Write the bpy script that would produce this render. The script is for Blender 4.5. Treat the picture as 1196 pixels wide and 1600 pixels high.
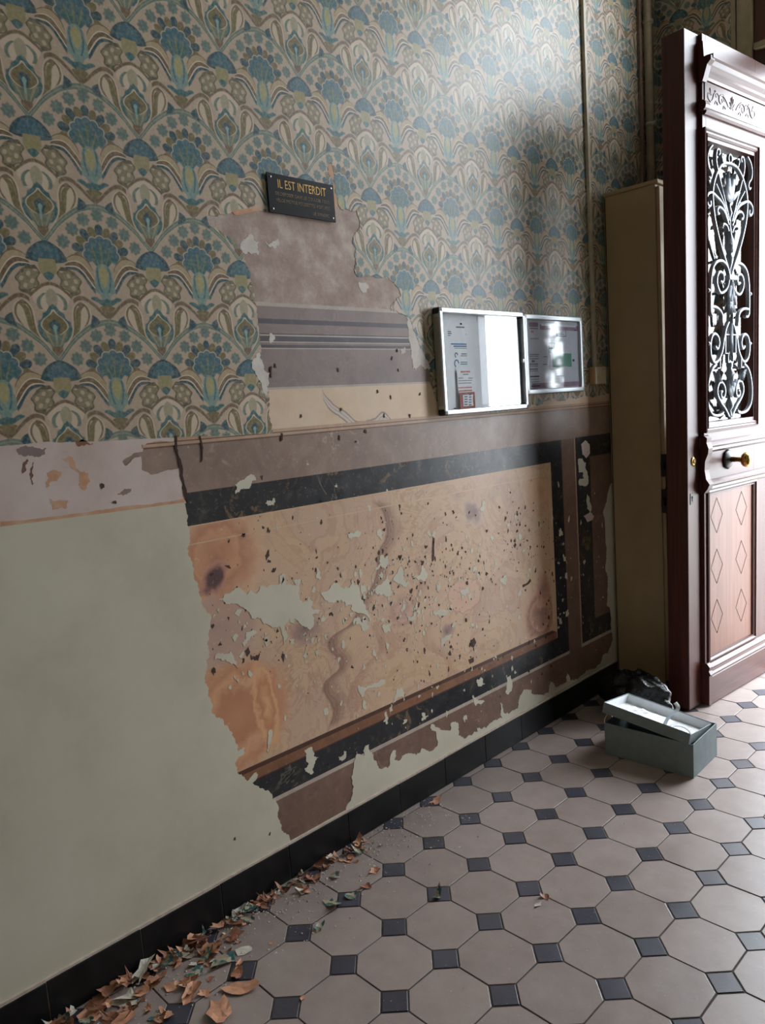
import bpy, bmesh, math, random
import numpy as np
from mathutils import Vector, Matrix, geometry, noise

for o in list(bpy.data.objects):
    bpy.data.objects.remove(o)
scn = bpy.context.scene
COL = scn.collection

# ------------------------------------------------------------------ camera
FPX, YAW, PITCH, ROLL = 1183.22, 0.802977, 0.1336996, -0.0712204
CAM = np.array([1.66311, 0.0, 1.28605])


def cam_axes():
    cy, sy, cp, sp, cr, sr = (math.cos(YAW), math.sin(YAW), math.cos(PITCH), math.sin(PITCH), math.cos(ROLL), math.sin(ROLL))
    f = np.array([-sy * cp, cy * cp, -sp])
    r = np.array([cy, sy, 0.0])
    u = np.cross(r, f)
    return cr * r + sr * u, -sr * r + cr * u, f


AR, AU, AF = cam_axes()
cd = bpy.data.cameras.new('camera')
cam = bpy.data.objects.new('camera', cd)
COL.objects.link(cam)
m = Matrix.Identity(4)
for i in range(3):
    m[i][0], m[i][1], m[i][2], m[i][3] = AR[i], AU[i], -AF[i], CAM[i]
cam.matrix_world = m
cd.sensor_fit = 'VERTICAL'
cd.sensor_height = 36.0
cd.lens = FPX / 1600 * 36.0
cd.clip_start = 0.05
scn.camera = cam

# ------------------------------------------------------------------ sky light and exposure
SKY = 9.0
wd = bpy.data.worlds.new('overcast_sky')
scn.world = wd
wd.use_nodes = True
bg = wd.node_tree.nodes['Background']
bg.inputs['Color'].default_value = (0.86, 0.93, 1.0, 1)
bg.inputs['Strength'].default_value = SKY
vs = scn.view_settings
vs.view_transform = 'Standard'
vs.look = 'None'
vs.exposure = 1.2
vs.gamma = 1.0
vs.use_curve_mapping = False


def portal(name, x0, x1, z0, z1, y):
    l = bpy.data.lights.new(name, 'AREA')
    l.shape = 'RECTANGLE'
    l.size, l.size_y = x1 - x0, z1 - z0
    l.cycles.is_portal = True
    o = bpy.data.objects.new(name, l)
    COL.objects.link(o)
    o.location = ((x0 + x1) / 2, y, (z0 + z1) / 2)
    o.rotation_euler = (-math.pi / 2, 0, 0)     # faces -Y, into the hall
    return o


portal('door_portal', 0.47, 1.78, 0.0, 2.58, 3.96)
portal('transom_portal', 0.47, 1.78, 2.66, 3.66, 3.96)


# ------------------------------------------------------------------ pixel helpers (outlines are laid on the real wall / floor planes)
def ray(u, v):
    return AF + (u - 598) / FPX * AR - (v - 800) / FPX * AU


def wp(u, v, X=0.0):
    d = ray(u, v)
    q = CAM + (X - CAM[0]) / d[0] * d
    return (q[1], q[2])


def fp(u, v, z=0.0):
    d = ray(u, v)
    q = CAM + (z - CAM[2]) / d[2] * d
    return (q[0], q[1])


def project(p):
    d = np.array(p, float) - CAM
    z = d @ AF
    if z < 0.05:
        return None
    return 598 + FPX * (d @ AR) / z, 800 - FPX * (d @ AU) / z


# ------------------------------------------------------------------ material helpers
def lin(c):
    return tuple((x / 255 / 12.92 if x / 255 <= 0.04045 else ((x / 255 + 0.055) / 1.055) ** 2.4) for x in c[:3]) + (1,)


class S:
    """socket or float with arithmetic that builds math nodes"""

    def __init__(s, g, v):
        s.g, s.v = g, v

    def _b(s, op, a, b=None, c=None):
        n = s.g.nt.nodes.new('ShaderNodeMath')
        n.operation = op
        for i, x in enumerate((a, b, c)):
            if x is None:
                continue
            x = x.v if isinstance(x, S) else x
            if isinstance(x, (int, float)):
                n.inputs[i].default_value = x
            else:
                s.g.nt.links.new(x, n.inputs[i])
        return S(s.g, n.outputs[0])

    def __add__(s, o): return s._b('ADD', s, o)
    __radd__ = __add__
    def __sub__(s, o): return s._b('SUBTRACT', s, o)
    def __rsub__(s, o): return s._b('SUBTRACT', o, s)
    def __mul__(s, o): return s._b('MULTIPLY', s, o)
    __rmul__ = __mul__
    def __truediv__(s, o): return s._b('DIVIDE', s, o)
    def abs(s): return s._b('ABSOLUTE', s)
    def frac(s): return s._b('FRACT', s)
    def floor(s): return s._b('FLOOR', s)
    def sin(s): return s._b('SINE', s)
    def cos(s): return s._b('COSINE', s)
    def sqrt(s): return s._b('SQRT', s)
    def atan2(s, o): return s._b('ARCTAN2', s, o)
    def mod(s, o): return s._b('FLOORED_MODULO', s, o)
    def min(s, o): return s._b('MINIMUM', s, o)
    def max(s, o): return s._b('MAXIMUM', s, o)

    def step(s, e0, e1):
        """smooth 0..1 from e0 to e1 (e0 may be > e1)"""
        n = s.g.nt.nodes.new('ShaderNodeMapRange')
        n.interpolation_type = 'SMOOTHSTEP'
        s.g.nt.links.new(s.v, n.inputs[0])
        a, b, lo, hi = (e0, e1, 0.0, 1.0) if e0 < e1 else (e1, e0, 1.0, 0.0)
        n.inputs[1].default_value, n.inputs[2].default_value = a, b
        n.inputs[3].default_value, n.inputs[4].default_value = lo, hi
        return S(s.g, n.outputs[0])

    def curve(s, pts, off=0.0, smooth=True):
        """piecewise curve through pts (x,y); y+off must lie in 0..1"""
        pts = sorted(pts)
        x0, x1 = pts[0][0], pts[-1][0]
        t = (s - x0) * (1.0 / (x1 - x0))
        n = s.g.nt.nodes.new('ShaderNodeFloatCurve')
        c = n.mapping.curves[0]
        c.points[0].location = (0, pts[0][1] + off)
        c.points[1].location = (1, pts[-1][1] + off)
        for p in pts[1:-1]:
            c.points.new((p[0] - x0) / (x1 - x0), p[1] + off)
        for p in c.points:
            p.handle_type = 'AUTO' if smooth else 'VECTOR'
        n.mapping.update()
        s.g.nt.links.new(t.v, n.inputs['Value'])
        r = S(s.g, n.outputs[0])
        return r - off if off else r


class G:
    def __init__(g, name, rough=0.6, spec=0.5, metal=0.0):
        g.m = bpy.data.materials.new(name)
        g.m.use_nodes = True
        g.nt = g.m.node_tree
        g.b = g.nt.nodes['Principled BSDF']
        g.b.inputs['Roughness'].default_value = rough
        g.b.inputs['Specular IOR Level'].default_value = spec
        g.b.inputs['Metallic'].default_value = metal

    def node(g, t, **kw):
        n = g.nt.nodes.new(t)
        for k, v in kw.items():
            setattr(n, k, v)
        return n

    def pos(g, kind='Object'):
        n = g.node('ShaderNodeTexCoord')
        g.co = n.outputs[kind]
        x = g.node('ShaderNodeSeparateXYZ')
        g.nt.links.new(g.co, x.inputs[0])
        return [S(g, x.outputs[i]) for i in range(3)]

    def world(g):
        n = g.node('ShaderNodeNewGeometry')
        g.co = n.outputs['Position']
        x = g.node('ShaderNodeSeparateXYZ')
        g.nt.links.new(g.co, x.inputs[0])
        return [S(g, x.outputs[i]) for i in range(3)]

    def vec(g, x, y, z=0.0):
        n = g.node('ShaderNodeCombineXYZ')
        for i, q in enumerate((x, y, z)):
            if isinstance(q, S):
                g.nt.links.new(q.v, n.inputs[i])
            else:
                n.inputs[i].default_value = q
        return n.outputs[0]

    def noise(g, scale, detail=3.0, rough=0.55, co=None, dist=0.0):
        n = g.node('ShaderNodeTexNoise')
        n.inputs['Scale'].default_value = scale
        n.inputs['Detail'].default_value = detail
        n.inputs['Roughness'].default_value = rough
        n.inputs['Distortion'].default_value = dist
        g.nt.links.new(co if co is not None else g.co, n.inputs['Vector'])
        return S(g, n.outputs[0])

    def voronoi(g, scale, feature='F1', co=None):
        n = g.node('ShaderNodeTexVoronoi', feature=feature)
        n.inputs['Scale'].default_value = scale
        g.nt.links.new(co if co is not None else g.co, n.inputs['Vector'])
        return S(g, n.outputs[0])

    def ramp(g, f, stops, interp='LINEAR'):
        n = g.node('ShaderNodeValToRGB')
        n.color_ramp.interpolation = interp
        e = n.color_ramp.elements
        while len(e) < len(stops):
            e.new(0.5)
        for i, (p, c) in enumerate(stops):
            e[i].position = p
            e[i].color = lin(c)
        g.nt.links.new(f.v, n.inputs[0])
        return n.outputs[0]

    def rgb(g, c):
        n = g.node('ShaderNodeRGB')
        n.outputs[0].default_value = lin(c)
        return n.outputs[0]

    def mix(g, f, a, b, mode='MIX'):
        n = g.node('ShaderNodeMix', data_type='RGBA', blend_type=mode)
        n.clamp_factor = True
        if isinstance(f, S):
            g.nt.links.new(f.v, n.inputs[0])
        else:
            n.inputs[0].default_value = f
        for i, q in ((6, a), (7, b)):
            if isinstance(q, tuple):
                n.inputs[i].default_value = lin(q)
            else:
                g.nt.links.new(q, n.inputs[i])
        return n.outputs[2]

    def color(g, c):
        if isinstance(c, tuple):
            g.b.inputs['Base Color'].default_value = lin(c)
        else:
            g.nt.links.new(c, g.b.inputs['Base Color'])
        return g

    def rough(g, f):
        g.nt.links.new(f.v, g.b.inputs['Roughness'])
        return g

    def bump(g, f, strength=0.3, dist=0.002):
        n = g.node('ShaderNodeBump')
        n.inputs['Strength'].default_value = strength
        n.inputs['Distance'].default_value = dist
        g.nt.links.new(f.v, n.inputs['Height'])
        g.nt.links.new(n.outputs[0], g.b.inputs['Normal'])
        return g


def simple(name, c, rough=0.6, spec=0.5, metal=0.0, var=0.12, scale=30, bump=0.0):
    g = G(name, rough, spec, metal)
    g.pos()
    n = g.noise(scale, 4)
    dark = tuple(max(0, x * (1 - var)) for x in c)
    lite = tuple(min(255, x * (1 + var)) for x in c)
    g.color(g.ramp(n, [(0.3, dark), (0.7, lite)]))
    if bump:
        g.bump(g.noise(scale * 3, 3), bump)
    return g.m


# ------------------------------------------------------------------ mesh helpers
def link(name, me, mat, parent=None, smooth=False):
    o = bpy.data.objects.new(name, me)
    COL.objects.link(o)
    if mat is not None and not me.materials:
        me.materials.append(mat)
    if parent is not None:
        o.parent = parent
    if smooth:
        for p in me.polygons:
            p.use_smooth = True
    return o


def mesh(name, verts, faces, mat, parent=None, smooth=False):
    me = bpy.data.meshes.new(name)
    me.from_pydata([tuple(v) for v in verts], [], [tuple(f) for f in faces])
    me.validate()
    bm = bmesh.new()
    bm.from_mesh(me)
    bmesh.ops.recalc_face_normals(bm, faces=bm.faces)
    bm.to_mesh(me)
    bm.free()
    return link(name, me, mat, parent, smooth)


def box(name, a, b, mat, parent=None, bevel=0.0, seg=2):
    bm = bmesh.new()
    bmesh.ops.create_cube(bm, size=1.0)
    for v in bm.verts:
        v.co = Vector([(a[i] + b[i]) / 2 + v.co[i] * abs(b[i] - a[i]) for i in range(3)])
    if bevel:
        bmesh.ops.bevel(bm, geom=list(bm.edges), offset=bevel, segments=seg, profile=0.6, affect='EDGES')
    me = bpy.data.meshes.new(name)
    bm.to_mesh(me)
    bm.free()
    return link(name, me, mat, parent, smooth=False)


def empty(name, loc=(0, 0, 0), rz=0.0, parent=None):
    o = bpy.data.objects.new(name, None)
    COL.objects.link(o)
    o.location = loc
    o.rotation_euler = (0, 0, rz)
    o.empty_display_size = 0.1
    if parent is not None:
        o.parent = parent
    return o


def tag(o, label=None, cat=None, group=None, kind=None):
    if label:
        o['label'] = label
    if cat:
        o['category'] = cat
    if group:
        o['group'] = group
    if kind:
        o['kind'] = kind
    return o


def jag(poly, amp=0.003, depth=3, seed=0, rel=0.16, skip=()):
    """fractal roughening of a closed outline (metres)"""
    rnd = random.Random(seed)
    pts = list(poly)
    n0 = len(pts)
    out = []
    for i in range(n0):
        a, b = pts[i], pts[(i + 1) % n0]
        seg = [a, b]
        if i not in skip:
            for d in range(depth):
                ns = []
                for p, q in zip(seg[:-1], seg[1:]):
                    L = math.hypot(q[0] - p[0], q[1] - p[1])
                    k = min(amp / (1.35 ** d), L * rel)
                    nx, ny = -(q[1] - p[1]) / (L + 1e-9), (q[0] - p[0]) / (L + 1e-9)
                    o = rnd.uniform(-k, k)
                    t = rnd.uniform(0.35, 0.65)
                    ns += [p, (p[0] + (q[0] - p[0]) * t + nx * o, p[1] + (q[1] - p[1]) * t + ny * o)]
                seg = ns + [seg[-1]]
        out += seg[:-1]
    return out


def sheet(name, poly, x0, x1, mat, parent=None):
    """thin sheet on the left wall: outline in (y,z), from depth x0 to face x1"""
    n = len(poly)
    tris = geometry.tessellate_polygon([[Vector((p[0], p[1], 0)) for p in poly]])
    v = [(x1, p[0], p[1]) for p in poly] + [(x0, p[0], p[1]) for p in poly]
    f = [tuple(t) for t in tris]
    f += [(i, (i + 1) % n, n + (i + 1) % n, n + i) for i in range(n)]
    return mesh(name, v, f, mat, parent)


def sheets(name, polys, x0, x1, mat, parent=None):
    v, f = [], []
    for poly in polys:
        n = len(poly)
        tris = geometry.tessellate_polygon([[Vector((p[0], p[1], 0)) for p in poly]])
        b = len(v)
        v += [(x1, p[0], p[1]) for p in poly] + [(x0, p[0], p[1]) for p in poly]
        f += [tuple(b + i for i in t) for t in tris]
        f += [(b + i, b + (i + 1) % n, b + n + (i + 1) % n, b + n + i) for i in range(n)]
    return mesh(name, v, f, mat, parent)


def smooth_path(pts, n=6, closed=False):
    """Catmull-Rom through the points"""
    P = [Vector(p) for p in pts]
    N = len(P)
    out = []
    rng = range(N) if closed else range(N - 1)
    for i in rng:
        if closed:
            p0, p1, p2, p3 = P[(i - 1) % N], P[i], P[(i + 1) % N], P[(i + 2) % N]
        else:
            p0, p1, p2, p3 = P[max(i - 1, 0)], P[i], P[i + 1], P[min(i + 2, N - 1)]
        for k in range(n):
            t = k / n
            out.append(0.5 * ((2 * p1) + (p2 - p0) * t + (2 * p0 - 5 * p1 + 4 * p2 - p3) * t * t + (3 * p1 - p0 - 3 * p2 + p3) * t ** 3))
    if not closed:
        out.append(P[-1])
    return out


def sweep_data(path, w, d, axis, sides=None, closed=False, taper=None):
    """bar of in-plane width w and depth d along axis; sides=n gives a round section"""
    ax = Vector(axis).normalized()
    P = [Vector(p) for p in path]
    N = len(P)
    V, F = [], []
    if sides:
        sec = [(math.cos(2 * math.pi * k / sides) * w / 2, math.sin(2 * math.pi * k / sides) * d / 2) for k in range(sides)]
    else:
        c = 0.25 * min(w, d)
        sec = [(-w / 2 + c, -d / 2), (w / 2 - c, -d / 2), (w / 2, -d / 2 + c), (w / 2, d / 2 - c), (w / 2 - c, d / 2), (-w / 2 + c, d / 2), (-w / 2, d / 2 - c), (-w / 2, -d / 2 + c)]
    M = len(sec)
    for i in range(N):
        if closed:
            t = P[(i + 1) % N] - P[i - 1]
        else:
            t = P[min(i + 1, N - 1)] - P[max(i - 1, 0)]
        t.normalize()
        s = t.cross(ax)
        if s.length < 1e-6:
            s = t.orthogonal()
        s.normalize()
        up = s.cross(t)
        k = taper(i / (N - 1)) if taper else 1.0
        V += [P[i] + s * a * k + up * b * k for a, b in sec]
    R = N if closed else N - 1
    for i in range(R):
        for j in range(M):
            a, b = i * M, ((i + 1) % N) * M
            F.append((a + j, a + (j + 1) % M, b + (j + 1) % M, b + j))
    if not closed:
        F.append(tuple(range(M)))
        F.append(tuple((N - 1) * M + j for j in range(M)))
    return V, F


def sweep(name, path, w, d, axis, mat, parent=None, sides=None, closed=False, taper=None, smooth=False):
    V, F = sweep_data(path, w, d, axis, sides, closed, taper)
    return mesh(name, V, F, mat, parent, smooth)


def multi(name, datas, mat, parent=None, smooth=False):
    V, F = [], []
    for v, f in datas:
        b = len(V)
        V += list(v)
        F += [tuple(b + i for i in q) for q in f]
    return mesh(name, V, F, mat, parent, smooth)


def lathe_data(profile, o, axis, sides=20):
    """profile = [(distance along axis, radius)] from point o along unit axis"""
    ax = Vector(axis).normalized()
    s = ax.orthogonal().normalized()
    t = ax.cross(s)
    o = Vector(o)
    V, F = [], []
    for h, r in profile:
        for k in range(sides):
            a = 2 * math.pi * k / sides
            V.append(o + ax * h + (s * math.cos(a) + t * math.sin(a)) * max(r, 1e-5))
    for i in range(len(profile) - 1):
        for k in range(sides):
            F.append((i * sides + k, i * sides + (k + 1) % sides, (i + 1) * sides + (k + 1) % sides, (i + 1) * sides + k))
    F.append(tuple(range(sides)))
    F.append(tuple((len(profile) - 1) * sides + k for k in range(sides)))
    return V, F


def lathe(name, profile, o, axis, mat, parent=None, sides=20):
    V, F = lathe_data(profile, o, axis, sides)
    return mesh(name, V, F, mat, parent, True)


def mould_data(profile, x0, x1, flip=1):
    """profile in (y,z) run along local x"""
    n = len(profile)
    V = [(x0, p[0], p[1]) for p in profile] + [(x1, p[0], p[1]) for p in profile]
    F = [(i, (i + 1) % n, n + (i + 1) % n, n + i) for i in range(n)]
    F += [tuple(range(n)), tuple(n + i for i in range(n))]
    return V, F


def text(name, s, size, mat, parent, loc, rot, width=None, thick=0.0004, align='LEFT', spacing=1.0):
    c = bpy.data.curves.new(name, 'FONT')
    c.body = s
    c.size = size
    c.extrude = thick
    c.offset = -0.0002 if size > 0.02 else 0.0
    c.resolution_u = 2
    c.space_character = spacing
    o = bpy.data.objects.new(name, c)
    COL.objects.link(o)
    bpy.context.view_layer.update()
    dg = bpy.context.evaluated_depsgraph_get()
    me = bpy.data.meshes.new_from_object(o.evaluated_get(dg))
    bpy.data.objects.remove(o)
    xs = [v.co.x for v in me.vertices]
    w = max(xs) - min(xs)
    k = width / w if width else 1.0
    for v in me.vertices:
        v.co.x = (v.co.x - min(xs)) * k
        if align == 'CENTER':
            v.co.x -= w * k / 2
        elif align == 'RIGHT':
            v.co.x -= w * k
    me.materials.clear()
    q = link(name, me, mat, parent)
    q.location = loc
    q.rotation_euler = rot
    return q


ON_WALL = (math.pi / 2, 0, math.pi / 2)      # text lying on the left wall: reads along +Y, faces +X
# ------------------------------------------------------------------ wallpaper print (one repeat 0.2442 x 0.2484 m)
WW, WH, WY0, WZ0 = 0.2442, 0.24835, 0.917, 1.5436
C_GR = (188, 166, 146)
C_TEAL, C_BLUE, C_DK = (48, 95, 99), (55, 97, 110), (34, 71, 82)
C_OL, C_BR, C_GG, C_LT = (112, 98, 60), (110, 86, 62), (100, 116, 104), (206, 188, 164)


def wallpaper(name, axis, origin):
    g = G(name, 0.42, 0.5)
    p = g.pos()
    w0 = g.noise(26, 2)
    U = (p[axis] - origin) * (1 / WW) + (w0 - 0.5) * 0.012
    V = (p[2] - WZ0) * (1 / WH) + (w0 - 0.5) * 0.010
    a = (U - (U + 0.5).floor()).abs()          # 0 eye column, 0.5 fan column
    b = 0.5 - a
    v = (V + 0.9).frac() - 0.9                 # -0.9 .. 0.1
    h = (V + 1.4).frac() - 1.4                 # -1.4 .. -0.4
    E0 = 0.008

    def under(x, lim, e=E0):                   # x < lim
        return (x - lim).step(e, -e)

    def rng(x, lo, hi, e=E0):
        return (x.step(lo - e, lo + e)) * (x.step(hi + e, hi - e))

    def blob(q, t, pts):                       # q < w(t)
        return under(q, t.curve(pts)) * rng(t, min(x for x, _ in pts), max(x for x, _ in pts), 0.004)

    def between(q, t, lo, hi):
        l0, l1 = min(x for x, _ in lo), max(x for x, _ in lo)
        return under(q, t.curve(hi)) * under(t.curve(lo), q) * rng(t, l0, l1, 0.004)

    def stroke(q, t, pts, w, off=0.0):         # |q - c(t)| < w
        l0, l1 = min(x for x, _ in pts), max(x for x, _ in pts)
        return under((q - t.curve(pts, off)).abs(), w) * rng(t, l0, l1, 0.004)

    c = g.mix(g.noise(60, 3), C_GR, (176, 152, 130))
    L = lambda c, f, col: g.mix(f, c, col)
    # pale plume under the arch, with curls
    c = L(c, blob(a, h, [(-1.0, 0.10), (-0.95, 0.13), (-0.9, 0.16), (-0.84, 0.13), (-0.79, 0.04), (-0.77, 0.0)]), (204, 184, 162))
    c = L(c, stroke(a, h, [(-0.99, 0.10), (-0.93, 0.115), (-0.88, 0.09), (-0.85, 0.05)], 0.016) , C_GG)
    c = L(c, blob(a, h, [(-0.97, 0.03), (-0.9, 0.05), (-0.83, 0.03), (-0.81, 0.0)]), (160, 150, 124))
    # eye surround with a feathered rim
    jagv = ((v * 90.0).sin() * 0.5 + (a * 120.0).sin() * 0.5) * 0.012
    c = L(c, blob(a + jagv, v, [(0.06, 0.0), (0.03, 0.035), (0.0, 0.062), (-0.04, 0.095), (-0.09, 0.13), (-0.14, 0.15), (-0.19, 0.15), (-0.24, 0.11), (-0.29, 0.05), (-0.33, 0.0)]), C_TEAL)
    c = L(c, blob(a, v, [(-0.14, 0.1), (-0.18, 0.115), (-0.24, 0.085), (-0.30, 0.035), (-0.33, 0.0)]), C_GG)
    ray_ = (a / (v + 0.36).max(0.02) * 14.0).cos()
    c = L(c, blob(a, v, [(-0.16, 0.1), (-0.18, 0.1), (-0.24, 0.075), (-0.31, 0.02)]) * ray_.step(0.2, 0.6), (150, 140, 104))
    drop = [(0.0, 0.0), (-0.03, 0.03), (-0.07, 0.082), (-0.11, 0.108), (-0.14, 0.105), (-0.17, 0.075), (-0.2, 0.03)]
    c = L(c, blob(a - 0.011, v, [(0.012, 0.0)] + drop[1:]), C_LT)
    c = L(c, blob(a, v, drop), C_OL)
    c = L(c, blob(a, v, [(-0.07, 0.0), (-0.09, 0.03), (-0.12, 0.05), (-0.15, 0.035), (-0.18, 0.03), (-0.21, 0.0)]), C_DK)
    c = L(c, blob(a, v, [(-0.11, 0.0), (-0.13, 0.018), (-0.16, 0.012), (-0.24, 0.006)]), (132, 166, 160))
    c = L(c, blob(a, v, [(-0.3, 0.045), (-0.34, 0.045), (-0.38, 0.022), (-0.415, 0.0)]), C_BR)
    # paired teardrop leaves
    hi = [(-0.36, 0.055), (-0.27, 0.145), (-0.2, 0.22), (-0.12, 0.285), (-0.05, 0.322), (0.0, 0.325), (0.05, 0.305), (0.085, 0.262)]
    lo = [(-0.36, 0.05), (-0.27, 0.105), (-0.2, 0.15), (-0.12, 0.168), (-0.05, 0.172), (0.0, 0.178), (0.05, 0.20), (0.085, 0.24)]
    c = L(c, between(a, v, [(x, y - 0.012) for x, y in lo], [(x, y + 0.012) for x, y in hi]), C_LT)
    c = L(c, between(a, v, lo, hi), C_BR)
    c = L(c, between(a, v, [(x, y + 0.018) for x, y in lo[1:-1]], [(x, y - 0.018) for x, y in hi[1:-1]]), (200, 180, 156))
    c = L(c, stroke(a, v, [(-0.25, 0.155), (-0.15, 0.195), (-0.05, 0.215), (0.02, 0.232), (0.05, 0.26)], 0.024), C_OL)
    # ogee stem round the fan
    arc = [(0.0, -0.42), (0.05, -0.365), (0.115, -0.288), (0.18, -0.225), (0.25, -0.172), (0.30, -0.138), (0.40, -0.098), (0.47, -0.083), (0.5, -0.08)]
    c = L(c, stroke(v, a, arc, 0.032, 0.5), C_LT)
    c = L(c, stroke(v, a, arc, 0.027, 0.5), C_GG)
    c = L(c, stroke(v, a, arc, 0.004, 0.5), (150, 150, 130))
    # small teal spandrels
    c = L(c, between(a, v, [(-0.135, 0.315), (-0.11, 0.325), (-0.07, 0.335), (-0.02, 0.345)], [(-0.135, 0.32), (-0.11, 0.385), (-0.07, 0.41), (-0.02, 0.35)]), C_DK)
    # rosettes
    for (ra, rv) in ((0.5, -0.152), (0.365, -0.203), (0.255, -0.294), (0.163, -0.406)):
        dx, dy = a - ra, v - rv
        r = (dx * dx + dy * dy).sqrt()
        pet = dy.atan2(dx) * 8.0
        r2 = r - pet.cos() * 0.006
        c = L(c, under(r2, 0.055), C_GG)
        c = L(c, under((r2 - 0.030).abs(), 0.009) , (88, 112, 112))
        c = L(c, under(r, 0.009), (88, 112, 112))
    # fan of petals
    dy = v + 0.50
    r = (b * b + dy * dy).sqrt()
    th = b.atan2(dy)                            # 0 straight up
    k = th * (1 / math.radians(19))
    kk = (k + 0.5).floor()
    fr = (k - kk).abs() * 2.0                   # 0 petal axis .. 1 gap
    par = kk.mod(2.0)
    top = th.step(math.radians(102), math.radians(96))
    pet = under(r, 0.272 - fr * fr * 0.035 - par * 0.014) * under(0.13, r) * top
    c = L(c, pet * par, C_OL)
    c = L(c, pet * (1.0 - par) * under(fr, 0.96, 0.04), C_DK)
    sc = (th * (math.pi / math.radians(30))).cos().abs()
    rin = 0.152 + sc * 0.02
    c = L(c, under(r - 0.008, rin) * th.step(math.radians(125), math.radians(115)), C_LT)
    c = L(c, under(r, rin) * th.step(math.radians(125), math.radians(115)), C_BLUE)
    c = L(c, blob(b, v, [(-0.47, 0.14), (-0.52, 0.12), (-0.56, 0.085), (-0.6, 0.05), (-0.64, 0.03)]), C_TEAL)
    rr = (b / (v + 0.66).max(0.02) * 16.0).cos()
    c = L(c, blob(b, v, [(-0.40, 0.06), (-0.46, 0.09), (-0.52, 0.085), (-0.6, 0.04)]) * rr.step(0.35, 0.8), (104, 116, 88))
    # stalk leaves
    c = L(c, blob(b, v, [(-0.57, 0.02), (-0.62, 0.07), (-0.70, 0.085), (-0.76, 0.13), (-0.80, 0.125), (-0.84, 0.06), (-0.89, 0.04)]), (116, 142, 134))
    c = L(c, blob(b, v, [(-0.58, 0.0), (-0.62, 0.035), (-0.68, 0.045), (-0.74, 0.025), (-0.78, 0.0)]), (160, 152, 104))
    c = L(c, stroke(b, v, [(-0.6, 0.05), (-0.68, 0.06), (-0.76, 0.05), (-0.82, 0.03)], 0.008), C_BLUE)
    # base wings and heart
    wt = [(0.0, -0.87), (0.05, -0.885), (0.10, -0.862), (0.145, -0.87)]
    wb = [(0.0, -0.96), (0.05, -0.935), (0.10, -0.905), (0.145, -0.885)]
    c = L(c, under(h, b.curve(wt, 1.0)) * under(b.curve(wb, 1.0), h) * b.step(0.15, 0.14), C_TEAL)
    c = L(c, blob(b, h, [(-0.93, 0.0), (-0.95, 0.07), (-0.975, 0.06), (-1.01, 0.03), (-1.055, 0.0)]), C_OL)
    # scrolling stems
    c = L(c, stroke(h, a, [(0.19, -0.91), (0.235, -0.883), (0.285, -0.882), (0.34, -0.91), (0.395, -0.955), (0.44, -1.0), (0.495, -1.04)], 0.019, 1.2), C_BR)
    c = L(c, stroke(h, a, [(0.0, -0.768), (0.06, -0.785), (0.12, -0.825), (0.18, -0.875)], 0.015, 1.2), C_BR)
    # scalloped lobes
    lo = [(-0.88, 0.18), (-0.83, 0.14), (-0.78, 0.10), (-0.72, 0.085), (-0.66, 0.08), (-0.625, 0.10)]
    hi = [(-0.88, 0.19), (-0.83, 0.25), (-0.78, 0.278), (-0.72, 0.272), (-0.66, 0.225), (-0.625, 0.12)]
    scal = (v * 62.0).sin() * 0.016 + (a * 70.0).sin() * 0.006
    c = L(c, between(a + scal, v, lo, hi), (92, 82, 60))
    spot = (((a + v * 0.35) * 66.0).sin() * ((v - a * 0.2) * 58.0).sin())
    c = L(c, between(a + scal, v, [(x, y + 0.02) for x, y in lo[1:-1]], [(x, y - 0.02) for x, y in hi[1:-1]]), (132, 120, 94))
    c = L(c, between(a + scal, v, [(x, y + 0.02) for x, y in lo[1:-1]], [(x, y - 0.02) for x, y in hi[1:-1]]) * spot.step(0.15, 0.6), (184, 164, 136))
    # horns arching from the cap to the stalk
    ht = [(0.15, -0.565), (0.2, -0.525), (0.26, -0.505), (0.31, -0.512), (0.36, -0.55), (0.40, -0.62), (0.42, -0.70)]
    hb = [(0.15, -0.635), (0.2, -0.64), (0.26, -0.655), (0.31, -0.70), (0.36, -0.775), (0.40, -0.83), (0.42, -0.84)]
    top_, bot_ = a.curve(ht, 1.0), a.curve(hb, 1.0)
    t = (v - bot_) / (top_ - bot_)
    horn = g.ramp(t, [(0.0, C_DK), (0.2, C_LT), (0.3, C_BR), (0.55, C_LT), (0.62, (172, 150, 116)), (0.92, C_BR)], 'CONSTANT')
    c = L(c, rng(t, 0.0, 1.0, 0.05) * rng(a, 0.155, 0.405, 0.006), horn)
    # cap
    c = L(c, blob(a, v, [(-0.412, 0.0), (-0.425, 0.045), (-0.445, 0.085), (-0.475, 0.125), (-0.51, 0.155), (-0.55, 0.172), (-0.58, 0.166), (-0.60, 0.06)]), C_DK)
    c = L(c, blob(a, v, [(-0.43, 0.0), (-0.445, 0.045), (-0.48, 0.085), (-0.53, 0.115), (-0.56, 0.115), (-0.585, 0.06)]), C_BLUE)
    stem = [(-0.565, 0.07), (-0.62, 0.078), (-0.67, 0.07), (-0.71, 0.045), (-0.748, 0.0)]
    c = L(c, blob(a, v, stem), (150, 138, 96))
    c = L(c, blob(a, v, [(-0.67, 0.0), (-0.69, 0.04), (-0.72, 0.036), (-0.748, 0.0)]), C_TEAL)
    # age: uneven fading and grime
    c = g.mix(g.noise(2.2, 4).step(0.45, 0.75) * 0.16, c, (140, 130, 116))
    c = g.mix(g.noise(140, 2).step(0.35, 0.75) * 0.18, c, (214, 200, 178))
    g.color(c)
    g.bump(g.noise(220, 3) + w0 * 2.0, 0.25, 0.0015)
    return g.m


M = {}
M['paper_l'] = wallpaper('wallpaper_print_left', 1, WY0)
M['paper_f'] = wallpaper('wallpaper_print_far', 0, 0.1)


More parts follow.
